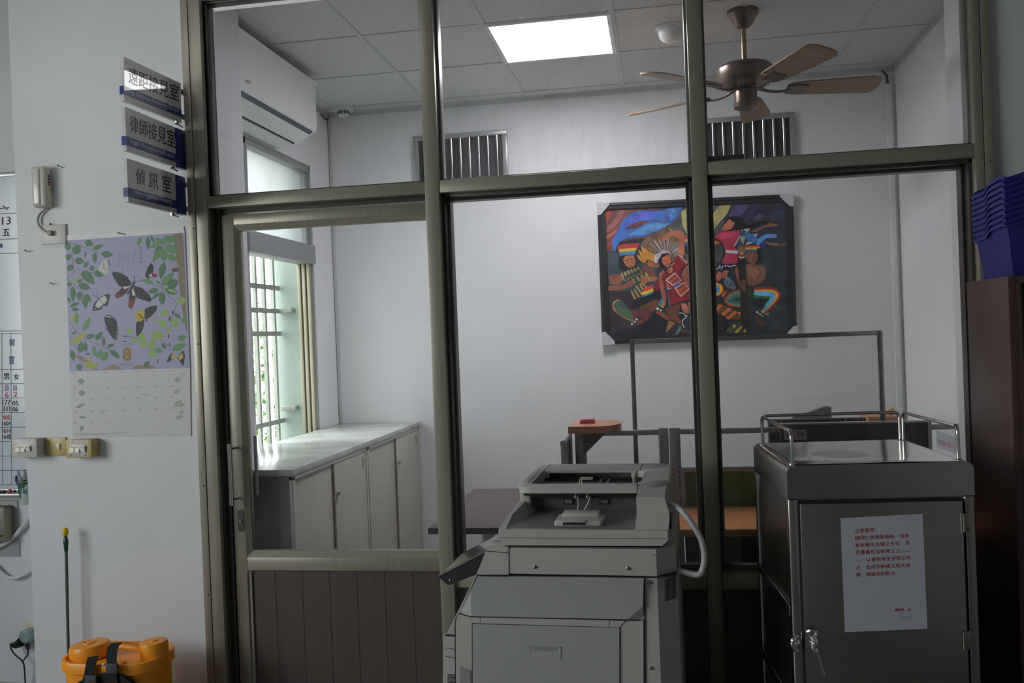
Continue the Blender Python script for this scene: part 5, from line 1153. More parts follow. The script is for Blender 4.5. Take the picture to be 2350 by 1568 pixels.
# pink dancer
R.poly([(250, 400), (245, 345), (300, 265), (380, 240), (450, 270), (500, 340), (610, 300), (720, 290), (540, 380), (400, 400)], (22, 20, 24)).poly([(250, 350), (320, 272), (345, 295), (380, 310), (350, 370), (250, 398)], (172, 102, 76))
R.poly([(165, 450), (220, 405), (440, 380), (400, 480), (370, 550), (400, 580), (408, 720), (240, 720), (285, 620), (265, 540), (235, 495)], (160, 52, 72)).poly([(175, 450), (240, 415), (400, 400), (380, 450), (250, 480)], (178, 66, 88)).poly([(280, 582), (405, 590), (408, 618), (284, 612)], (166, 166, 172)).line([(450, 380), (400, 500), (368, 545)], 9, (190, 190, 196))
R.poly([(440, 385), (540, 362), (500, 480), (460, 560), (390, 545)], (60, 66, 78)).poly([(462, 375), (530, 365), (500, 405)], (160, 160, 164)).poly([(420, 450), (490, 440), (455, 530)], (134, 136, 140)).line([(535, 362), (450, 545)], 6, (150, 66, 76)).poly([(530, 400), (680, 330), (700, 345), (580, 405)], (120, 84, 72)).poly([(640, 360), (730, 310), (820, 335), (740, 350)], (150, 96, 74)).poly([(545, 430), (610, 415), (580, 480)], (150, 152, 156)).poly([(500, 500), (560, 510), (480, 540)], (170, 172, 176))
R.poly([(190, 780), (235, 722), (410, 720), (405, 740), (300, 770)], (44, 28, 68)).line([(195, 775), (240, 745), (215, 740)], 8, (186, 186, 196)).line([(235, 775), (260, 740)], 7, (186, 186, 196)).ell(283, 741, 9, 9, (186, 186, 196)).line([(300, 735), (330, 755), (360, 735), (385, 740)], 9, (186, 186, 196))
R.poly([(185, 840), (215, 795), (240, 810), (240, 870), (210, 900), (190, 880)], (166, 98, 76)).poly([(235, 830), (270, 785), (320, 790), (300, 830), (300, 870), (250, 865)], (156, 90, 68)).poly([(150, 490), (200, 492), (240, 515), (150, 540)], (176, 96, 40)).poly([(150, 540), (235, 530), (270, 600), (240, 700), (160, 700)], (70, 70, 70)).poly([(160, 690), (190, 730), (165, 780)], (150, 70, 46))
R.poly([(300, 840), (370, 910), (390, 960), (330, 1000), (260, 900)], (76, 110, 140)).poly([(290, 890), (340, 890), (330, 950), (300, 930)], (60, 80, 60)).poly([(300, 905), (325, 905), (318, 930)], (190, 110, 50)).poly([(345, 955), (385, 940), (380, 975)], (160, 100, 84)).poly([(300, 960), (400, 980), (280, 1080), (230, 1040)], (74, 56, 44))
for c_, r_ in (((170, 44, 44), 106), ((204, 160, 50), 92), ((80, 140, 190), 66), ((54, 100, 70), 34)): R.ell(165, 975, r_, r_*0.74, c_)
R.poly([(240, 1045), (285, 985), (290, 1010), (260, 1055)], (160, 96, 84))
# seated drum-stick player at right
R.poly([(480, 540), (632, 534), (612, 600), (480, 604)], (184, 60, 58)).poly([(481, 560), (624, 553), (618, 575), (481, 580)], (206, 160, 56)).poly([(481, 576), (620, 570), (616, 588), (481, 592)], (90, 130, 80)).poly([(481, 588), (616, 584), (610, 602), (482, 606)], (64, 90, 120))
R.poly([(600, 560), (660, 580), (650, 700), (590, 730)], (30, 32, 38)).poly([(486, 606), (605, 604), (606, 680), (570, 725), (520, 715), (485, 660)], (134, 84, 64)).line([(500, 634), (545, 628)], 6, (50, 34, 30)).line([(560, 632), (590, 636)], 6, (50, 34, 30)).line([(553, 640), (562, 672), (550, 676)], 5, (80, 50, 40)).line([(550, 694), (590, 690)], 6, (80, 40, 36))
R.poly([(490, 720), (600, 730), (680, 750), (690, 850), (640, 920), (520, 950), (490, 880)], (116, 78, 62)).poly([(520, 740), (600, 760), (625, 820), (580, 870), (500, 860)], (134, 90, 70)).line([(620, 760), (635, 820), (580, 900)], 6, (70, 46, 38)).line([(690, 850), (600, 930)], 8, (84, 56, 44)).poly([(370, 770), (405, 750), (430, 900), (470, 930), (460, 990), (420, 960)], (140, 84, 64))
R.poly([(470, 400), (560, 430), (600, 480), (570, 520), (500, 490)], (60, 110, 170)).poly([(590, 530), (600, 470), (700, 420), (800, 425), (790, 460), (690, 465), (640, 510), (610, 535)], (80, 130, 186)).poly([(620, 520), (690, 500), (670, 570), (630, 565)], (40, 60, 110)).poly([(670, 500), (760, 515), (820, 510), (800, 545), (720, 535)], (120, 96, 80)).line([(815, 545), (850, 525), (890, 524)], 10, (150, 90, 76))
R.poly([(405, 545), (480, 540), (500, 1000), (505, 1340), (445, 1340), (410, 700)], (42, 32, 34)).poly([(405, 548), (480, 542), (480, 600), (408, 600)], (112, 92, 66)).poly([(408, 600), (482, 598), (484, 665), (412, 668)], (120, 72, 60)).poly([(415, 640), (440, 660), (480, 640), (460, 665), (425, 668)], (196, 190, 190)).poly([(430, 615), (445, 605), (460, 618), (445, 628)], (186, 160, 70)).poly([(415, 890), (490, 880), (485, 1000), (450, 990)], (104, 64, 50))
for c_, w_, ins in (((160, 44, 40), 132, 0), ((206, 150, 50), 108, 0), ((96, 160, 205), 80, 0), ((44, 100, 60), 34, 10)):
    pass
for c_, w_, q in (((150, 44, 44), 34, [(570, 975), (740, 966), (815, 1000), (822, 1050), (770, 1122), (650, 1214)]), ((206, 150, 50), 34, [(572, 998), (740, 990), (795, 1015), (797, 1050), (742, 1120), (645, 1206)]), ((96, 160, 205), 48, [(556, 1022), (720, 1020), (764, 1038), (752, 1068), (700, 1130), (650, 1184)]), ((44, 110, 66), 26, [(505, 1020), (600, 1056), (730, 1050), (690, 1092), (636, 1180)])): R.line(q, w_, c_)
R.poly([(500, 950), (570, 960), (560, 1080), (500, 1040)], (38, 56, 44)).poly([(590, 1080), (720, 1060), (640, 1180), (560, 1130)], (34, 38, 40))
for c_, w_ in (((112, 60, 44), 120), ((130, 110, 56), 100), ((62, 108, 120), 70), ((56, 96, 78), 30)): pass
for c_, w_, q in (((112, 60, 44), 24, [(430, 986), (350, 1002), (280, 1060), (274, 1100), (330, 1142), (430, 1152)]), ((140, 116, 56), 24, [(430, 1002), (360, 1016), (296, 1066), (292, 1098), (340, 1128), (430, 1138)]), ((62, 108, 120), 40, [(430, 1026), (370, 1040), (322, 1080), (320, 1096), (360, 1110), (430, 1118)]), ((50, 96, 78), 26, [(430, 1045), (380, 1056), (345, 1085), (380, 1098), (430, 1100)])): R.line(q, w_, c_)
R.poly([(440, 1000), (500, 1000), (505, 1340), (445, 1340)], (42, 32, 34)).poly([(372, 1070), (440, 1060), (440, 1100)], (44, 60, 56))
R.ell(600, 1205, 12, 11, (180, 180, 180)).ell(628, 1224, 12, 11, (170, 170, 170)).ell(652, 1240, 11, 10, (150, 150, 150)).poly([(570, 1235), (610, 1240), (640, 1290), (690, 1320), (670, 1355), (620, 1330), (585, 1280)], (104, 56, 46)).poly([(670, 1220), (710, 1205), (720, 1230), (690, 1240)], (110, 120, 96)).poly([(750, 1140), (800, 1135), (880, 1165), (800, 1190)], (62, 74, 68)).line([(505, 1130), (640, 1190)], 6, (90, 94, 92))
# woven mats at bottom
R.poly([(120, 1110), (200, 1110), (340, 1160), (440, 1220), (430, 1280), (320, 1275), (180, 1200), (120, 1200)], (100, 64, 44))
for q in (((185, 1170), (225, 1125), (250, 1140), (200, 1190)), ((240, 1220), (310, 1160), (345, 1175), (275, 1240)), ((285, 1265), (370, 1190), (400, 1205), (320, 1280)), ((395, 1210), (430, 1200), (435, 1235))): R.poly(q, (184, 104, 56))
R.poly([(280, 1390), (340, 1330), (430, 1290), (490, 1400), (470, 1412), (290, 1415)], (60, 60, 44)).poly([(350, 1335), (390, 1330), (370, 1365)], (166, 160, 56)).poly([(370, 1410), (440, 1340), (455, 1350), (400, 1412)], (176, 164, 58)).poly([(455, 1400), (480, 1370), (492, 1408)], (176, 150, 56)).poly([(290, 1390), (340, 1340), (360, 1370), (330, 1410)], (60, 84, 60)).poly([(180, 1220), (300, 1290), (270, 1400), (120, 1400), (120, 1200)], (36, 40, 44))
P.build('painted_scene', t, PAINT)

# ================================================================== COPIER
cp = Fr((-0.35, -0.80, 0), -0.037)
t = thing('copier', 'large off-white office copier seen from its side, control screen tilted at left', 'copier', cp.o, cp.rz)
OW = mat('copier_off_white', (0.475, 0.485, 0.445), 0.42, bump=0.03, bscale=400)
OG = mat('copier_cool_grey', (0.40, 0.405, 0.415), 0.45, bump=0.03, bscale=400)
OT = mat('copier_tray_grey', (0.20, 0.20, 0.195), 0.5)
OD = mat('copier_dark_gap', (0.02, 0.02, 0.02), 0.6)
def K(x, y, k=0.0): return cp.on(980 + x/2.862, 1020 + y/2.862, k)
def kp(pts, k0, k1, m, name, parent=t, mbx=None, **kw):
    """prism: outline seen at depth k0, pushed back to depth k1"""
    mb = MB(cp.M); q = [K(x, y, k0) for x, y in pts]
    mb.prism([(p.x, k0, p.z) for p in q], (0, k1-k0, 0)); return build(name, mb, parent, m, **kw)
ZB0 = 0.04; yb = 2600
def zK(y, k=0.0, x=900): return K(x, y, k).z
# main lower body with chamfered near right corner
xa, xb, xc = K(537, 1000).x, K(1515, 1000).x, K(1650, 1000, 0.06).x
z1 = zK(872)
mb = MB(cp.M); mb.prism([(xa, 0.003, ZB0), (xb, 0.003, ZB0), (xc, 0.055, ZB0), (xc, 0.66, ZB0), (xa, 0.66, ZB0)], (0, 0, z1-ZB0))
body = build('lower_body', mb, t, OW, ang=25)
bl_ = K(100, 1280)
mb = MB(cp.M); q = [K(x, y) for x, y in ((304, 886), (330, 866), (560, 866))]
mb.prism([(p.x, 0.014, p.z) for p in q] + [(xa+0.01, 0.014, ZB0), (bl_.x, 0.014, ZB0), (bl_.x, 0.014, bl_.z), (K(120, 1255).x, 0.014, K(120, 1255).z)], (0, 0.63, 0))
build('front_body', mb, t, OW, ang=25)
# scanner unit band
mb = MB(cp.M); z0, z1 = zK(856), zK(684)
mb.prism([(xa, 0.0, z0), (xb, 0.0, z0), (xc-0.002, 0.055, z0), (xc-0.002, 0.64, z0), (xa, 0.64, z0)], (0, 0, z1-z0)); build('scanner_unit', mb, t, OW, ang=25)
kp([(398, 668), (410, 660), (534, 676), (534, 857), (324, 857)], 0.0, 0.60, OW, 'scanner_front', ang=25)
kp([(392, 700), (534, 712), (534, 716), (391, 704)], -0.0015, 0.01, OD, 'panel_gap')
kp([(536, 678), (539, 678), (539, 858), (536, 858)], -0.0015, 0.01, OD, 'panel_gap')
kp([(326, 859), (1640, 868), (1640, 876), (326, 867)], 0.003, 0.3, OD, 'panel_gap')
for x, y in ((708, 806), (1320, 815), (1465, 908), (1471, 1470)):
    p = K(x, y, -0.001 if y < 850 else 0.002); mb = MB(cp.M); mb.lathe([(0.0052, 0), (0.0052, -0.002), (0.003, -0.0035), (0.0008, -0.0035)], p, 14, 'Y'); build('screw', mb, t, STEELB)
p = K(1484, 727, 0); build('small_hole', MB(cp.M).cyl(p, p + Vector((0, -0.0015, 0)), 0.003), t, OG)
# large side cover and fold; top strip tilted down to imitate overhang shade
A = [K(332, 868, -0.014), K(1423, 882, -0.014), K(1420, 978, -0.008), K(286, 966, -0.008)]
Bq = [K(286, 966, -0.008), K(1420, 978, -0.008), K(1419, 1062, -0.008), K(1320, 1150, -0.008), K(290, 1130, -0.008)]
mb = MB(cp.M)
v = [mb.V(p) for p in A]; mb.F(v)
C = [K(1419, 1062, -0.008), K(1420, 1150, 0.006), K(1320, 1150, -0.008)]
D = [K(332, 868, -0.014), K(286, 966, -0.008), K(290, 1130, -0.008), K(215, 1110, 0.006)]
for q in (Bq, C, D): mb.F([mb.V(p) for p in q])
bmesh.ops.remove_doubles(mb.bm, verts=mb.bm.verts, dist=0.0006)
build('side_cover', mb, t, OG, ang=12)
kp([(1424, 880), (1432, 880), (1440, 2400), (1432, 2400)], 0.0, 0.02, OD, 'panel_gap')
kp([(326, 864), (334, 864), (296, 966), (222, 1112), (212, 1112)], 0.006, 0.02, OD, 'panel_gap')
kp([(212, 1108), (290, 1132), (1420, 1154), (1420, 1160), (290, 1139), (208, 1116)], 0.0005, 0.02, OD, 'panel_gap')
# bypass door area
zb_ = K(300, 1700)
fr_ = [(208, 1116), (292, 1138), (298, 1180), (298, 2400), (196, 2400), (188, 1190), (192, 1150)]
kp(fr_, -0.002, 0.03, OW, 'side_frame', ang=25)
kp([(1268, 1206), (1304, 1166), (1420, 1160), (1424, 2400), (1268, 2400)], -0.002, 0.03, OW, 'side_frame', ang=25)
kp([(294, 1138), (348, 1139), (348, 1176), (296, 1174)], -0.004, 0.02, OW, 'bypass_strip')
kp([(351, 1139), (1196, 1158), (1196, 1200), (351, 1176)], -0.005, 0.02, OW, 'bypass_strip')
kp([(1199, 1159), (1300, 1163), (1264, 1202), (1199, 1200)], -0.004, 0.02, OW, 'bypass_strip')
bp = kp([(299, 1182), (1262, 1207), (1265, 2400), (303, 2400)], -0.006, 0.02, OG, 'bypass_door', ang=25)
kp([(294, 1176), (300, 1176), (303, 2400), (298, 2400)], -0.004, 0.0, OD, 'panel_gap'); kp([(1262, 1205), (1267, 1202), (1270, 2400), (1265, 2400)], -0.004, 0.0, OD, 'panel_gap')
# recessed grip
a, b = K(670, 1325, -0.006), K(880, 1412, -0.006)
mb = MB(cp.M); o4 = [(a.x, a.z), (b.x, a.z), (b.x, b.z), (a.x, b.z)]; i4 = [(a.x+0.010, a.z-0.004), (b.x-0.006, a.z-0.004), (b.x-0.010, b.z+0.022), (a.x+0.016, b.z+0.022)]
mb.loft([[(x, -0.0075, z) for x, z in o4], [(x, -0.0062, z) for x, z in i4]], caps=False)
build('grip_recess', mb, bp, OG, smooth=False)
mb = MB(cp.M); mb.box((i4[0][0], -0.0068, i4[2][1]), (i4[1][0], -0.0062, i4[0][1])); build('grip_shadow_plate', mb, bp, mat('copier_mid_grey', (0.30, 0.305, 0.315), 0.5), smooth=False)
mb = MB(cp.M)
for z_ in (a.z+0.001,): mb.tube([(a.x-0.001, -0.008, z_), (b.x+0.001, -0.008, z_)], 0.0016, 6)
build('grip_edge', mb, bp, OG)
# right column vents and lower seam
ux0, ux1 = K(1565, 900, 0.04), K(1637, 900, 0.05)
dirx = Vector((xc-xb, 0.052, 0)).normalized(); DL = Vector((xc-xb, 0.052, 0)).length
for k in range(12):
    zc_ = zK(888 + k*11.8, 0.04, 1600); mb = MB(cp.M); s = Vector((xb, 0.003, zc_)) + dirx*(DL*0.36); e = Vector((xb, 0.003, zc_+0.002)) + dirx*(DL*0.93)
    off_ = Vector((0.0006, -0.0016, 0)); mb.prism([s+off_, e+off_, e+off_+Vector((0, 0, 0.0026)), s+off_+Vector((0, 0, 0.0026))], (0, 0.001, 0)); build('vent_slot', mb, body, OD)
# front (left) cover details
kp([(104, 1262), (188, 1262), (192, 2400), (104, 2400)], 0.004, 0.03, OW, 'front_door_edge', ang=25)
kp([(120, 1337), (186, 1347), (186, 1349), (120, 1339)], 0.002, 0.01, OD, 'panel_gap'); kp([(120, 1394), (186, 1401), (186, 1403), (120, 1396)], 0.002, 0.01, OD, 'panel_gap'); kp([(118, 1254), (186, 1260), (186, 1264), (118, 1259)], 0.002, 0.012, OD, 'panel_gap')
for k in range(8): kp([(134, 1510+k*9), (182, 1513+k*9), (182, 1516+k*9), (134, 1513+k*9)], 0.002, 0.01, OD, 'vent_slot')
kp([(214, 1464), (284, 1486), (290, 1700), (220, 1700)], -0.004, 0.01, mat('copier_mid_grey', (0.30, 0.305, 0.315)), 'side_grip')
kp([(186, 1190), (192, 1150), (212, 1116), (204, 1116), (186, 1146), (181, 1190), (190, 2400), (196, 2400)], 0.0, 0.01, OD, 'panel_gap')
# castors under the body
for x in (bl_.x+0.08, xc-0.08):
    for y in (0.1, 0.58): build('castor', MB(cp.M).cyl((x-0.012, y, 0.022), (x+0.012, y, 0.022), 0.022), t, BLACK)

# ---- document feeder on top
ft = kp([(468, 566), (474, 558), (1560, 566), (1580, 574), (1584, 630), (1560, 652), (1544, 668), (500, 664), (486, 616), (468, 606)], 0.0, 0.60, OW, 'feeder_base', ang=25)
kp([(486, 614), (1582, 620), (1582, 622), (486, 616)], -0.001, 0.005, OD, 'panel_gap', ft)
kp([(510, 668), (1540, 672), (1540, 684), (540, 682)], 0.02, 0.5, OD, 'lid_gap')
zt0 = zK(560)
def kx(x, y, k): return K(x, y, k).x
xl0, xr0 = kx(520, 552, 0.02), kx(1368, 552, 0.02)
ZR1 = (zK(268, 0.20) + zK(128, 0.64))/2      # ring top
ZR0 = zK(322, 0.20)
mb = MB(cp.M); mb.box((xl0, 0.015, zt0), (kx(1375, 552, 0.02), 0.27, zt0+0.0012)); build('output_tray_floor', mb, t, OT, smooth=False)
# left sloping wing wall
mb = MB(cp.M); xo, xi = kx(470, 560, 0), xl0 + 0.004; xo2, xi2 = kx(612, 380, 0.24), kx(690, 380, 0.24)
zw = zK(378, 0.22, 612)
mb.loft([[(xo, 0.004, zt0-0.004), (xi, 0.004, zt0-0.004), (xi, 0.004, zt0+0.002), (xo, 0.004, zt0+0.002)], [(xo, 0.12, zt0-0.004), (xi+0.02, 0.12, zt0-0.004), (xi-0.005, 0.12, zt0+(zw-zt0)*0.5), (xo+0.006, 0.12, zt0+(zw-zt0)*0.5)], [(xo2, 0.24, zt0-0.004), (xi2+0.01, 0.24, zt0-0.004), (xi2-0.02, 0.24, zw), (xo2, 0.24, zw)], [(xo2, 0.50, zt0-0.004), (xi2, 0.50, zt0-0.004), (xi2-0.02, 0.50, zw), (xo2, 0.50, zw)]])
build('left_wing', mb, t, OW, ang=25)
mb = MB(cp.M); mb.box((kx(612, 380, 0.24), 0.235, zt0), (kx(680, 380, 0.24), 0.50, ZR0+0.004), 0.004); build('left_post', mb, t, OW)
# dark back wall below the ring with two moulded windows
mb = MB(cp.M); mb.box((kx(660, 420, 0.27), 0.27, zt0), (kx(1400, 420, 0.27), 0.29, ZR0)); bw = build('feeder_back_wall', mb, t, mat('copier_deep_grey', (0.10, 0.10, 0.10), 0.55), smooth=False)
for x0, x1 in ((898, 963), (1132, 1198)):
    a, b = K(x0, 358, 0.268), K(x1, 394, 0.268); mb = MB(cp.M); mb.box((a.x, 0.266, b.z), (b.x, 0.271, a.z)); w_ = build('moulded_window', mb, bw, OD)
    mb = MB(cp.M); mb.box((a.x+0.004, 0.264, b.z+0.004), (b.x-0.004, 0.268, a.z-0.002)); build('moulded_tab', mb, w_ if False else bw, OT)
# right drive block
mb = MB(cp.M); xr1, xr2 = kx(1375, 450, 0.03), kx(1592, 450, 0.05); ztop = zK(345, 0.05, 1450)
zs = zK(462, 0.03, 1450)
rg = [[(xr1-0.004, 0.006, zt0-0.002), (xr2-0.004, 0.006, zt0-0.002), (xr2-0.004, 0.62, zt0-0.002), (xr1-0.004, 0.62, zt0-0.002)], [(xr1-0.002, 0.022, zt0+(zs-zt0)*0.5), (xr2, 0.022, zt0+(zs-zt0)*0.5), (xr2, 0.62, zt0+(zs-zt0)*0.5), (xr1-0.002, 0.62, zt0+(zs-zt0)*0.5)], [(xr1, 0.040, zs), (xr2, 0.040, zs), (xr2, 0.62, zs), (xr1, 0.62, zs)], [(xr1, 0.044, ztop), (xr2-0.012, 0.044, ztop), (xr2-0.012, 0.62, ztop), (xr1, 0.62, ztop)]]
mb.loft(rg); build('drive_block', mb, t, OW, ang=30)
# ring-shaped paper input housing
def ringpts(x0, x1, y0, y1, rs, z, n=8):
    pts = []
    for (cx, cy, a0, r) in ((x1-rs[0], y1-rs[0], 0, rs[0]), (x0+rs[1], y1-rs[1], PI/2, rs[1]), (x0+rs[2], y0+rs[2], PI, rs[2]), (x1-rs[3], y0+rs[3], 1.5*PI, rs[3])):
        for k in range(n+1): a = a0+PI/2*k/n; pts.append((cx+r*math.cos(a), cy+r*math.sin(a), z))
    return pts
xo0, xo1 = kx(588, 290, 0.20), kx(1594, 250, 0.22)
xi0, xi1 = kx(655, 265, 0.235), kx(1400, 262, 0.235)
RO = (0.05, 0.07, 0.045, 0.09); RI = (0.03, 0.03, 0.035, 0.05)
def shear(pts, s):  # nearer edge of the left side sits further left, as the housing tapers towards the back
    return [(x + s*(y-0.20) if x < 0 else x, y, z) for x, y, z in pts]
yF = 0.64
o_t = ringpts(xo0, xo1, 0.20, yF, RO, ZR1-0.006); o_tt = ringpts(xo0+0.006, xo1-0.006, 0.206, yF-0.006, RO, ZR1); o_b = ringpts(xo0, xo1, 0.20, yF, RO, ZR0)
i_t = ringpts(xi0, xi1, 0.232, 0.495, RI, ZR1-0.004); i_tt = ringpts(xi0-0.006, xi1+0.006, 0.226, 0.502, RI, ZR1); i_b = ringpts(xi0, xi1, 0.232, 0.495, RI, ZR0)
mb = MB(cp.M); mb.loft([o_b, o_t, o_tt, i_tt, i_t, i_b, o_b], caps=False); bmesh.ops.remove_doubles(mb.bm, verts=mb.bm.verts, dist=1e-5)
ring = build('input_tray_housing', mb, t, OW, ang=40)
# seam lines on the housing, deeper apron at the right end
for xx in (kx(1378, 290, 0.20), ):
    mb = MB(cp.M); mb.box((xx, 0.1985, ZR0), (xx+0.0015, 0.234, ZR1+0.0008)); build('panel_gap', mb, ring, OD)
mb = MB(cp.M); mb.box((xi1-0.016, 0.495, ZR1-0.02), (xi1-0.0145, yF-0.01, ZR1+0.0008)); build('panel_gap', mb, ring, OD)
mb = MB(cp.M); mb.box((xi0+0.012, 0.495, ZR1-0.02), (xi0+0.0135, yF-0.01, ZR1+0.0008)); build('panel_gap', mb, ring, OD)
xap = kx(1380, 320, 0.2)
mb = MB(cp.M); za, zb2 = ZR0+0.002, zK(385, 0.19, 1580)
mb.prism([(xap+0.002, 0.225, za), (xap+0.002, 0.225, zK(328, 0.2)), (kx(1520, 345, 0.2), 0.225, zK(348, 0.2)), (xo1-0.004, 0.225, zb2), (xo1-0.001, 0.225, zb2+0.002), (xo1-0.001, 0.225, za)], (0, 0.39, 0)); build('housing_apron', mb, t, OW)
# inside of the opening
mb = MB(cp.M); mb.box((xi0-0.01, 0.228, ZR0-0.012), (xi1+0.01, 0.52, ZR0-0.006)); pf = build('feed_floor', mb, t, mat('feed_black', (0.022, 0.021, 0.022), 0.5), smooth=False)
mb = MB(cp.M); mb.box((xi0, 0.495, ZR0-0.008), (xi1, 0.50, ZR0+0.016)); build('feed_throat', mb, t, OD, smooth=False)
for x in (972, 1160, 1108):
    p = K(x, 230, 0.30); mb = MB(cp.M); mb.box((p.x-0.004, 0.24, ZR0-0.006), (p.x+0.004, 0.48, ZR0-0.003)); build('feed_rib', mb, pf, OT)
p = K(1040, 215, 0.46); mb = MB(cp.M); mb.box((p.x-0.02, 0.46, ZR0-0.004), (p.x+0.025, 0.492, ZR0+0.004), 0.003); build('feed_roller_cover', mb, pf, IVORY)
for x in (640, 720): 
    pass
gx0_, gx1_ = kx(690, 240, 0.25), kx(1365, 220, 0.25)
mb = MB(cp.M); mb.loft([[(gx0_-0.012, 0.235, ZR0-0.006), (gx0_-0.006, 0.235, ZR0-0.006), (gx0_-0.006, 0.235, ZR1-0.006), (gx0_-0.012, 0.235, ZR1-0.006)], [(gx0_+0.002, 0.44, ZR0-0.006), (gx0_+0.008, 0.44, ZR0-0.006), (gx0_+0.008, 0.44, ZR1+0.012), (gx0_+0.002, 0.44, ZR1+0.012)]]); build('paper_guide', mb, t, OW)
mb = MB(cp.M); mb.box((gx1_-0.008, 0.26, ZR0-0.006), (gx1_-0.002, 0.44, ZR1+0.012), 0.002).box((gx1_-0.022, 0.40, ZR1-0.012), (gx1_-0.006, 0.44, ZR1+0.004), 0.003); build('paper_guide', mb, t, OW)
for x in (1000, 1017):
    p = K(x, 268, 0.22); mb = MB(cp.M); mb.tube([(p.x, 0.222, ZR1-0.004), (p.x+0.001, 0.222, ZR1+0.014)], [0.0042, 0.0008], 8, flat=0.6); build('cream_prong', mb, t, IVORY)
# strip and rollers below the near lip
mb = MB(cp.M); mb.box((kx(690, 335, 0.25), 0.245, zK(350, 0.25)), (xap, 0.268, ZR0)); build('exit_strip', mb, t, mat('glossy_black_strip', (0.03, 0.03, 0.032), 0.15))
for x in (975, 1052):
    p = K(x, 340, 0.235); mb = MB(cp.M); mb.box((p.x-0.004, 0.228, zK(352, 0.235)), (p.x+0.004, 0.240, ZR0+0.001), 0.002); build('hinge_tab', mb, t, OW)
fl = [K(x, y, 0.234) for x, y in ((992, 330), (990, 372), (1000, 395), (988, 425), (996, 445), (1022, 446), (1046, 415), (1064, 375), (1072, 340))]
build('exit_flap', MB(cp.M).tube(fl, 0.0028, 8), t, mat('translucent_grey', (0.34, 0.35, 0.36), 0.3))
# stopper block on the output tray
a, b = K(835, 505, 0.035), K(1150, 552, 0.035)
mb = MB(cp.M); mb.box((a.x, 0.03, zt0), (b.x, 0.13, zt0+0.019), 0.007, 3); sb = build('paper_stopper', mb, t, OW)
a2, b2 = K(888, 455, 0.09), K(1132, 480, 0.09); mb = MB(cp.M); mb.box((a2.x, 0.085, zt0+0.012), (b2.x, 0.135, zt0+0.030), 0.005, 3); build('stopper_step', mb, sb, OW)
a3, b3 = K(892, 515, 0.029), K(1040, 531, 0.029); mb = MB(cp.M); mb.box((a3.x, 0.0285, b3.z), (b3.x, 0.034, a3.z)); build('stopper_slot', mb, sb, OD)
a3, b3 = K(892, 498, 0.029), K(1040, 514, 0.029); mb = MB(cp.M); mb.box((a3.x, 0.0265, b3.z), (b3.x, 0.036, a3.z), 0.001); build('stopper_lip', mb, sb, OG)
# cable looping out at the right
cb = [K(1578, 392, 0.10), K(1610, 396, 0.08), K(1655, 420, 0.06), K(1705, 468, 0.05), K(1760, 550, 0.045), K(1800, 620, 0.045), K(1818, 690, 0.045), K(1822, 770, 0.045), K(1806, 838, 0.045), K(1780, 860, 0.045), K(1745, 855, 0.05), K(1700, 842, 0.055), K(1650, 832, 0.065)]
build('cable', MB(cp.M).tube(cb, 0.0085, 10), t, mat('wrapped_white_cable', (0.52, 0.53, 0.53), 0.45, bump=0.3, bscale=90))
mb = MB(cp.M); p0_, p1_ = K(1586, 460, 0.06), K(1600, 540, 0.06); mb.box((xr2-0.004, 0.08, zK(545, 0.1, 1590)), (xr2+0.003, 0.12, zK(455, 0.1, 1590))); build('hinge_recess', mb, t, OD)
# control panel, tilted towards the operator on the left
k0_, k1_ = 0.10, 0.36
PN = mat('gunmetal_trim', (0.045, 0.045, 0.05), 0.18, 0.3)
pn = kp([(76, 872), (82, 858), (376, 706), (372, 745), (340, 800), (334, 852), (144, 926), (132, 922)], k0_, k1_, PN, 'control_panel', ang=25)
e0, e1 = K(80, 862, k0_), K(378, 707, k0_)
mb = MB(cp.M); mb.tube([(e0.x, k0_-0.001, e0.z), (e1.x, k0_-0.001, e1.z)], 0.0022, 6); build('chrome_edge', mb, pn, CHROME)
dv = Vector((e1.x-e0.x, 0, e1.z-e0.z)); nv = Vector((-dv.z, 0, dv.x)).normalized()
mb = MB(cp.M); s0_ = Vector((e0.x, 0, e0.z)) + dv*0.10 + nv*0.0012; s1_ = Vector((e0.x, 0, e0.z)) + dv*0.98 + nv*0.0012
mb.prism([s0_ + Vector((0, k0_+0.018, 0)), s1_ + Vector((0, k0_+0.018, 0)), s1_ + Vector((0, k1_-0.02, 0)), s0_ + Vector((0, k1_-0.02, 0))], nv*0.001)
build('touch_screen', mb, pn, mat('touch_glass', (0.33, 0.35, 0.34), 0.10, coat=1.0), smooth=False)
p = K(150, 893, k0_); build('panel_screw', MB(cp.M).ball((p.x, k0_, p.z), 0.003, 8), pn, STEELB)
mb = MB(cp.M); q = [K(x, y, 0.22) for x, y in ((530, 462), (560, 415), (586, 388), (592, 405), (560, 462))]; mb.prism([(p.x, 0.30, p.z) for p in q], (0, 0.05, 0)); build('front_catch', mb, t, OG)
for x, y in ((432, 652), (450, 640), (464, 640), (438, 625)):
    p = K(x, y, 0.03); mb = MB(cp.M); mb.lathe([(0.005, 0.0), (0.004, 0.002), (0.001, 0.0022)], (p.x, 0.05, zK(664)+0.0), 10); build('status_button', mb, t, OG)

# ================================================================== STEAM CABINET
sc = Fr((0.3012, -0.7524, 0), 0.0747)
SW, SD, SZ = 0.50, 0.51, 1.129
t = thing('steam_cabinet', 'tall stainless steel steam cabinet with latch door and guard rails on top', 'cabinet', sc.o, sc.rz)
def Q(x, y, k=0.0): return sc.on(1680 + x/2.348, 900 + y/2.348, k)
zband = (Q(300, 578).z + Q(1305, 555).z)/2
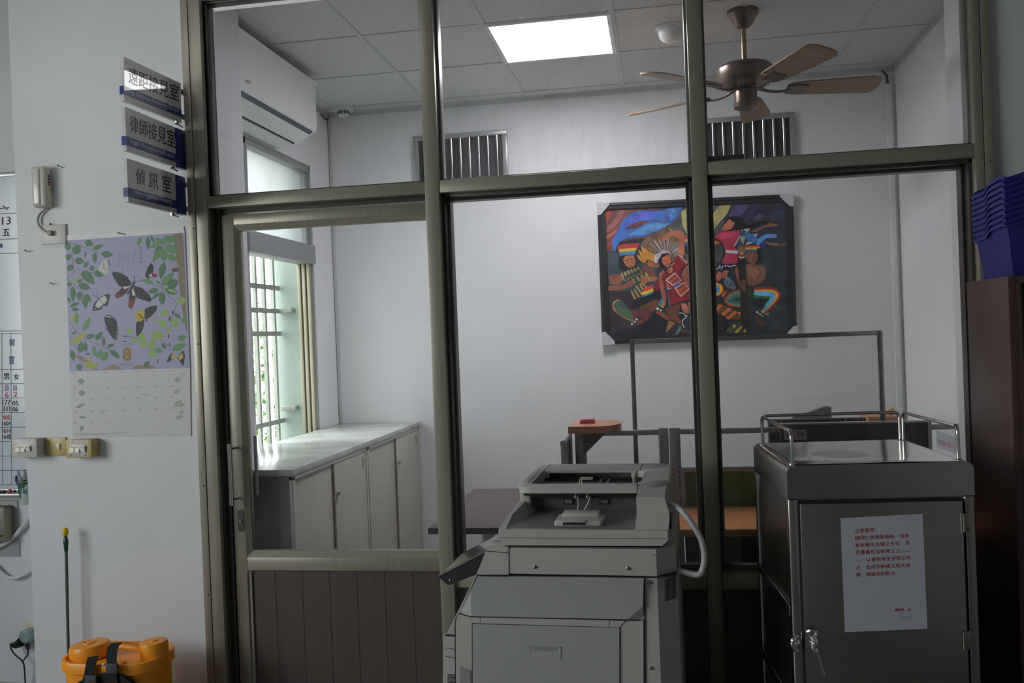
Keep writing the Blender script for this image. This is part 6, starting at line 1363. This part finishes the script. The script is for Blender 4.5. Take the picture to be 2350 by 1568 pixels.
# top hood: rounded shoulders on both sides
prof = [(0.0, zband)] + [(0.022-0.022*math.cos(a), SZ-0.022+0.022*math.sin(a)) for a in [PI/2*k/6 for k in range(7)]] + [(SW-0.022+0.022*math.sin(a), SZ-0.022+0.022*math.cos(a)) for a in [PI/2*k/6 for k in range(7)]] + [(SW, zband)]
mb = MB(sc.M); mb.loft([[(x, y, z) for x, z in prof] for y in (0.0, SD)], caps=True)
build('top_hood', mb, t, STEEL, ang=35)
# dented top sheet
mb = MB(sc.M); nx, ny = 28, 20; vs = []
for j in range(ny+1):
    row = []
    for i in range(nx+1):
        x, y = 0.03+(SW-0.06)*i/nx, 0.01+(SD-0.03)*j/ny
        d = 0.0035*math.exp(-((x-0.11)/0.07)**2-((y-0.06)/0.05)**2) + 0.003*math.exp(-((x-0.3)/0.09)**2-((y-0.04)/0.04)**2) - 0.002*math.exp(-((x-0.2)/0.1)**2-((y-0.2)/0.1)**2)
        row.append(mb.V((x, y, SZ+0.001+d)))
    vs.append(row)
for j in range(ny):
    for i in range(nx): mb.F([vs[j][i], vs[j][i+1], vs[j+1][i+1], vs[j+1][i]])
build('top_sheet', mb, t, mat('dented_steel_top', (0.62, 0.60, 0.56), 0.12, 1.0))
mb = MB(sc.M); mb.box((0.006, 0.010, 0.10), (SW-0.006, SD-0.002, zband+0.01)); build('carcass', mb, t, STEELB, smooth=False)
mb = MB(sc.M); mb.box((0.0, 0.0, 0.05), (0.030, 0.03, zband), 0.006, 3); build('corner_post', mb, t, STEEL)
mb = MB(sc.M); mb.box((SW-0.028, 0.0, 0.05), (SW, 0.03, zband), 0.006, 3); build('corner_post', mb, t, STEELB)
mb = MB(sc.M); mb.box((0.0, SD-0.03, 0.05), (0.02, SD, zband), 0.004); build('corner_post', mb, t, STEEL)
for z in (0.16, 0.42, 0.70): build('side_rail', MB(sc.M).box((-0.001, 0.03, z), (0.004, SD-0.03, z+0.03), 0.001), t, STEEL)
dz1 = (Q(370, 605).z + Q(1235, 574).z)/2
dx0, dx1 = Q(372, 900).x, Q(1240, 700).x
mb = MB(sc.M); mb.box((dx0, -0.010, 0.14), (dx1, 0.006, dz1), 0.004); door = build('door', mb, t, STEELB)
mb = MB(sc.M); mb.box((dx0-0.004, -0.002, 0.13), (dx1+0.004, 0.004, dz1+0.004)); build('door_gap', mb, t, OD)
mb = MB(sc.M); mb.box((0.0, 0.0, 0.05), (SW, SD, 0.14), 0.004); build('base', mb, t, STEELB)
for x in (0.04, SW-0.04):
    for y in (0.05, SD-0.05): build('castor', MB(sc.M).cyl((x-0.012, y, 0.028), (x+0.012, y, 0.028), 0.028), t, BLACK)
for y in (650, 1285):
    a, b = Q(1242, y, -0.006), Q(1282, y+100, -0.006)
    mb = MB(sc.M); mb.box((a.x, -0.013, b.z), (b.x, -0.002, a.z), 0.002); mb.cyl((a.x, -0.014, b.z), (a.x, -0.014, a.z), 0.004)
    for f in (0.2, 0.8): mb.ball((a.x+0.012, -0.013, a.z+(b.z-a.z)*f), 0.0035, 8)
    build('hinge', mb, t, STEELB)
# latch handle, striker knob
p = Q(432, 1300, -0.02)
mb = MB(sc.M).use(CHROME)
h_ = [Q(x, y, -0.03) for x, y in ((445, 1395), (465, 1420), (478, 1465), (498, 1525))]
mb.tube(h_, [0.010, 0.0085, 0.0085, 0.0075], 10, flat=0.7)
mb.tube([Q(405, 1292, -0.02), Q(430, 1283, -0.026), Q(452, 1290, -0.03), Q(456, 1310, -0.03)], 0.005, 8)
mb.tube([Q(430, 1312, -0.026), Q(450, 1345, -0.030), Q(436, 1372, -0.03), Q(452, 1398, -0.03)], [0.009, 0.011, 0.010, 0.010], 10)
mb.cyl(Q(440, 1340, -0.008), Q(440, 1340, -0.03), 0.011)
build('latch_handle', mb, door, CHROME)
mb = MB(sc.M); mb.tube([Q(352, 1315, -0.012), Q(330, 1330, -0.018), Q(324, 1355, -0.018), Q(334, 1385, -0.016), Q(350, 1395, -0.010)], 0.006, 8); mb.ball(Q(345, 1352, -0.012), 0.012, 12); build('latch_keeper', mb, t, CHROME)
# guard rails
def rail(pts, name='guard_rail'):
    out = []
    for i, p in enumerate(pts):
        p = Vector(p)
        if 0 < i < len(pts)-1:
            a, b = Vector(pts[i-1]), Vector(pts[i+1]); r = 0.022
            s = p + (a-p).normalized()*r; e = p + (b-p).normalized()*r
            for k in range(7): f = k/6; out.append((s*(1-f)*(1-f) + p*2*f*(1-f) + e*f*f))
        else: out.append(p)
    mb = MB(sc.M); mb.tube(out, 0.0052, 12)
    for q in (pts[0], pts[-1]): mb.lathe([(0.010, 0), (0.009, 0.004), (0.005, 0.006)], q, 12)
    build(name, mb, t, CHROME)
RH = 0.093
rail([(0.022, 0.03, SZ-0.002), (0.022, 0.03, SZ+RH), (0.022, SD-0.05, SZ+RH), (0.022, SD-0.05, SZ-0.002)])
rail([(0.028, SD-0.02, SZ-0.002), (0.028, SD-0.02, SZ+RH), (SW-0.03, SD-0.02, SZ+RH), (SW-0.03, SD-0.02, SZ-0.002)])
rail([(SW-0.024, 0.04, SZ-0.002), (SW-0.024, 0.04, SZ+RH), (SW-0.024, SD-0.035, SZ+RH), (SW-0.024, SD-0.035, SZ-0.002)])
# notice on the door
dn = sc.M.to_3x3() @ Vector((0, -1, 0))
P = Pic(sc.M @ Vector((0, -0.0108, 0)), dn); P.g = 0.85
P.map(1900, 1180, 5.6)
P.poly([(163, 55), (1217, 0), (1278, 1475), (220, 1520)], (206, 210, 222))
NR = (176, 36, 44)
def row(s, x0, y0, h, pitch, slope=-0.05, bold=0.0):
    for i, ch in enumerate(s):
        if ch == ' ': continue
        x = x0 + i*pitch; y = y0 + i*pitch*slope; w = pitch*0.88
        if ch in '，。：': P.text(ch, (x+w*0.3, y+h*0.35 if ch != '：' else y), (x+w*0.5, y+h*0.35 if ch != '：' else y), (x+w*0.3, y+h*0.7), NR)
        else:
            for dx, dy in ((0, 0), (2.2, 0), (1.0, 1.6)) if h > 30 else ((0, 0),): P.text(ch, (x+dx, y+dy), (x+dx+w, y+dy+w*slope), (x+dx+3, y+dy+h), NR)
row('注意事項：', 340, 192, 50, 65); row('請同仁使用蒸箱前，須查', 343, 285, 50, 64); row('看底層水位箱之水位，是', 347, 378, 50, 64.5); row('否覆蓋於加熱棒之上', 353, 472, 50, 64.5)
row('(放置位置', 925, 478, 20, 27); row('水位)', 354, 596, 20, 24); row('，', 440, 565, 50, 60); row('以避免發生空熱之狀', 492, 562, 50, 64)
row('況，造成加熱棒之再次損', 357, 664, 50, 64); row('壞，感謝您的配合。', 360, 757, 50, 64); row('總務科 啟', 858, 1216, 36, 42)
P.ring(1000, 1310, 76, 70, 4, (150, 160, 200)).tx('收發章', 955, 1318, 1045, 1342, (140, 150, 200), -0.05)
c0 = sc.M @ Q(600, 1290, -0.0100)
o = thing('paper_notice', 'white paper notice with red Chinese lettering taped to the steam cabinet door', 'notice', c0)
P.build('notice_print', o, PRINT, base=0.0)
_sh = MB(sc.M); a, b, c, d = [sc.on(1900+x/5.6, 1180+y/5.6, -0.0108) for x, y in ((163, 55), (1217, 0), (1278, 1475), (220, 1520))]
_sh.prism([(p.x, -0.0107, p.z) for p in (a, b, c, d)], (0, 0.0007, 0)); o2 = build('notice_sheet', _sh, o, mat('calendar_paper', (0.7, 0.7, 0.7)), smooth=False)

# ================================================================== BROWN SHELF UNIT AND BLUE BASKETS
SHX, SHY0, SHY1, SHZ = 1.0, -0.447, -0.085, 1.643
t = thing('bookcase', 'dark red-brown wooden bookcase at the right edge, holding blue baskets', 'bookcase', (SHX+0.4, (SHY0+SHY1)/2, 0))
BW = mat('dark_mahogany', (0.095, 0.052, 0.044), 0.38, noise=0.3, nscale=3, stretch=(20, 20, 0.8))
BWD = mat('shaded_mahogany', (0.07, 0.038, 0.033), 0.5)  # same wood darkened to paint the shade inside the bookcase
build('side_panel', MB().box((SHX, SHY0, 0.0), (SHX+0.022, SHY1, SHZ), 0.0015), t, BW)
build('side_panel', MB().box((SHX+0.80, SHY0, 0.0), (SHX+0.822, SHY1, SHZ), 0.0015), t, BW)
build('top_panel', MB().box((SHX+0.022, SHY0+0.002, SHZ-0.022), (SHX+0.80, SHY1, SHZ-0.001)), t, BW)
build('back_panel', MB().box((SHX+0.022, SHY1-0.008, 0.0), (SHX+0.80, SHY1, SHZ-0.022)), t, BWD)
for z in (0.06, 0.45, 0.84, 1.22): build('shelf', MB().box((SHX+0.022, SHY0+0.02, z), (SHX+0.80, SHY1-0.008, z+0.02)), t, BWD)
build('face_edge', MB().box((SHX+0.022, SHY0-0.001, 0.0), (SHX+0.036, SHY0+0.018, SHZ-0.022), 0.001), t, BW)
bx0, bx1, by0, by1 = 1.018, 1.34, -0.395, -0.105
BLU = mat('blue_basket_plastic', (0.012, 0.014, 0.20), 0.42)
m = mat('blue_basket_mesh', (0.018, 0.020, 0.27), 0.45)
nt = m.node_tree; br = nt.nodes.new('ShaderNodeTexBrick'); tcx = nt.nodes.new('ShaderNodeTexCoord'); mpp = nt.nodes.new('ShaderNodeMapping'); nt.links.new(tcx.outputs['UV'], mpp.inputs[0]); nt.links.new(mpp.outputs[0], br.inputs['Vector'])
br.offset = 0.5; br.inputs['Scale'].default_value = 1.0; br.inputs['Brick Width'].default_value = 0.0115; br.inputs['Row Height'].default_value = 0.0095; br.inputs['Mortar Size'].default_value = 0.0028
br.inputs['Color1'].default_value = (0.006, 0.006, 0.10, 1); br.inputs['Color2'].default_value = (0.007, 0.007, 0.12, 1); br.inputs['Mortar'].default_value = (0.016, 0.017, 0.22, 1)
nt.links.new(br.outputs['Color'], nt.nodes['Principled BSDF'].inputs['Base Color'])
HB_ = 0.142
def basket(z0):
    """nesting basket: perforated tapering body and a wavy rim with raised handle parts"""
    t = thing('basket', 'x', 'basket', ((bx0+bx1)/2, (by0+by1)/2, z0), group='stacked blue baskets')
    rims = []; seq = []
    def side(p, q, n):
        for k in range(n): f = k/n; yield (p[0]+(q[0]-p[0])*f, p[1]+(q[1]-p[1])*f, f)
    def zrim(x, y, s, f):
        w = 0.0
        if s in (1, 3): # left / right short sides: step up towards the near corner
            g = f if s == 3 else 1-f
            w = 0.019*min(max((g-0.42)/0.10, 0), 1) + 0.006*min(max((g-0.5)/0.45, 0), 1)
            w -= 0.010*min(max((g-0.93)/0.06, 0), 1)
        else:
            g = f if s == 0 else 1-f
            w = 0.015 + 0.030*min(max((g-0.04)/0.30, 0), 1)*min(max((0.96-g)/0.30, 0), 1)
        return w
    cs = [(bx0, by0), (bx1, by0), (bx1, by1), (bx0, by1)]
    ring = []
    # order: near side (left to right), right side (near to far), far side, left side (far to near)
    for s, (p, q) in enumerate(((cs[0], cs[1]), (cs[1], cs[2]), (cs[2], cs[3]), (cs[3], cs[0]))):
        for x, y, f in side(p, q, 22): ring.append((x, y, zrim(x, y, s if s != 1 else 1, f)))
    cx, cy = (bx0+bx1)/2, (by0+by1)/2
    def sc_(x, y, k): return (cx+(x-cx)*k, cy+(y-cy)*k)
    H = z0 + HB_
    def lev(dz, k, use=1.0): 
        return [sc_(x, y, k) + (H + w*use + dz,) for x, y, w in ring]
    mb = MB(); mb.loft([lev(-0.011, 1.0), lev(0.0, 1.0), lev(0.0, 0.955), lev(-0.012, 0.945)], caps=False); build('rim', mb, t, BLU)
    mb = MB(); uvl = None
    body = [[sc_(x, y, 0.95) + (H - 0.010 + w*0.9,) for x, y, w in ring], [sc_(x, y, 0.93) + (H - 0.02,) for x, y, w in ring], [sc_(x, y, 0.84) + (z0+0.004,) for x, y, w in ring]]
    mb.loft(body, caps=False)
    uv = mb.bm.loops.layers.uv.new('UVMap')
    for f in mb.bm.faces:
        f.normal_update(); ax = abs(f.normal.x) > abs(f.normal.y)
        for lp in f.loops: lp[uv].uv = ((lp.vert.co.y if ax else lp.vert.co.x), lp.vert.co.z)
    bo = build('perforated_body', mb, t, m)
    for (x, y) in cs:
        mb = MB()
        X, Y = sc_(x, y, 0.925); X2, Y2 = sc_(x, y, 0.845); dx = 0.013 if x < cx else -0.013; dy = 0.013 if y < cy else -0.013
        mb.prism([(X2, Y2+dy, z0+0.004), (X2, Y2, z0+0.004), (X2+dx, Y2, z0+0.004), (X2+dx, Y2+dy, z0+0.004)], (X-X2, Y-Y2, HB_-0.02)); build('corner_rib', mb, bo, BLU)
    a, b = sc_(bx0, by0, 0.85); c, d = sc_(bx1, by1, 0.85)
    build('bottom', MB().box((a, b, z0), (c, d, z0+0.004)), t, BLU)
    return t
ST = 0.0182
b0 = basket(SHZ); NB = 9
words = ['lowest blue basket of the stack, its full perforated side showing on the bookcase', 'second lowest blue basket, nested directly in the lowest one', 'third blue basket counted up from the bookcase top', 'fourth blue basket counted up from the bookcase top', 'middle blue basket of the nine, four rims above and four below', 'fourth blue basket counted down from the stack top', 'third blue basket counted down from the stack top', 'second highest blue basket, just under the top rim', 'topmost blue basket of the stack, open rim against the grey wall']
b0['label'] = words[0]
for k in range(1, NB):
    c = dup(b0); c.location.z += ST*k; c['label'] = words[k]

# ================================================================== OUTDOORS BEYOND THE INNER WINDOW
def shrub(x, y, h, label, n=420):
    t = thing('shrub', label, 'shrub', (x, y, -0.12), group='shrubs outside the window')
    build('stem', MB().tube([(x, y, -0.12), (x+0.03, y-0.02, h*0.4), (x-0.02, y+0.03, h*0.8)], [0.03, 0.02, 0.01], 8), t, mat('bark', (0.20, 0.15, 0.10), 0.8))
    mb = MB()
    for k in range(n):
        a, b = random.uniform(0, 2*PI), random.uniform(0.1, 1)
        r = (0.25+0.3*h/2)*math.sqrt(random.random())*(1-0.4*abs(b-0.55)); c = Vector((x+r*math.cos(a), y+r*math.sin(a), b*h))
        d = Vector((random.uniform(-1, 1), random.uniform(-1, 1), random.uniform(-0.8, 0.5))).normalized(); s = d.cross(Vector((random.uniform(-1, 1), random.uniform(-1, 1), 1))).normalized(); L_ = random.uniform(0.10, 0.2)
        pts = [c, c+d*L_*0.4+s*L_*0.22, c+d*L_, c+d*L_*0.4-s*L_*0.22]; mb.F([mb.V(p) for p in pts])
    o = build('foliage', mb, t, mat('dark_green_leaf', (0.07, 0.14, 0.02), 0.5), smooth=False)  # plain dark green leaf colour
    return t
shrub(-4.9, 7.4, 1.75, 'leafy green shrub directly outside the barred window, behind the white fence')
shrub(-6.3, 10.6, 2.3, 'taller leafy shrub farther off outside the barred window')
fx = -4.2
t = thing('fence', 'low white barred fence outside, behind the window grille', 'fence', (fx, 6.0, -0.12))
WF = mat('white_fence_paint', (0.5, 0.52, 0.46), 0.6)
mb = MB()
for z in (0.25, 1.05, 1.75): mb.box((fx-0.015, 4.2, z), (fx+0.015, 8.2, z+0.05))
build('fence_rail', mb, t, WF)
for k in range(14):
    y = 4.3 + k*0.28; build('fence_bar', MB().box((fx-0.012, y, -0.12), (fx+0.012, y+0.03, 1.85)), t, WF)
slab('ground_outdoors', (-14, -8, -0.3), (-2.4, 20, -0.12), MATS['pale_paving'])
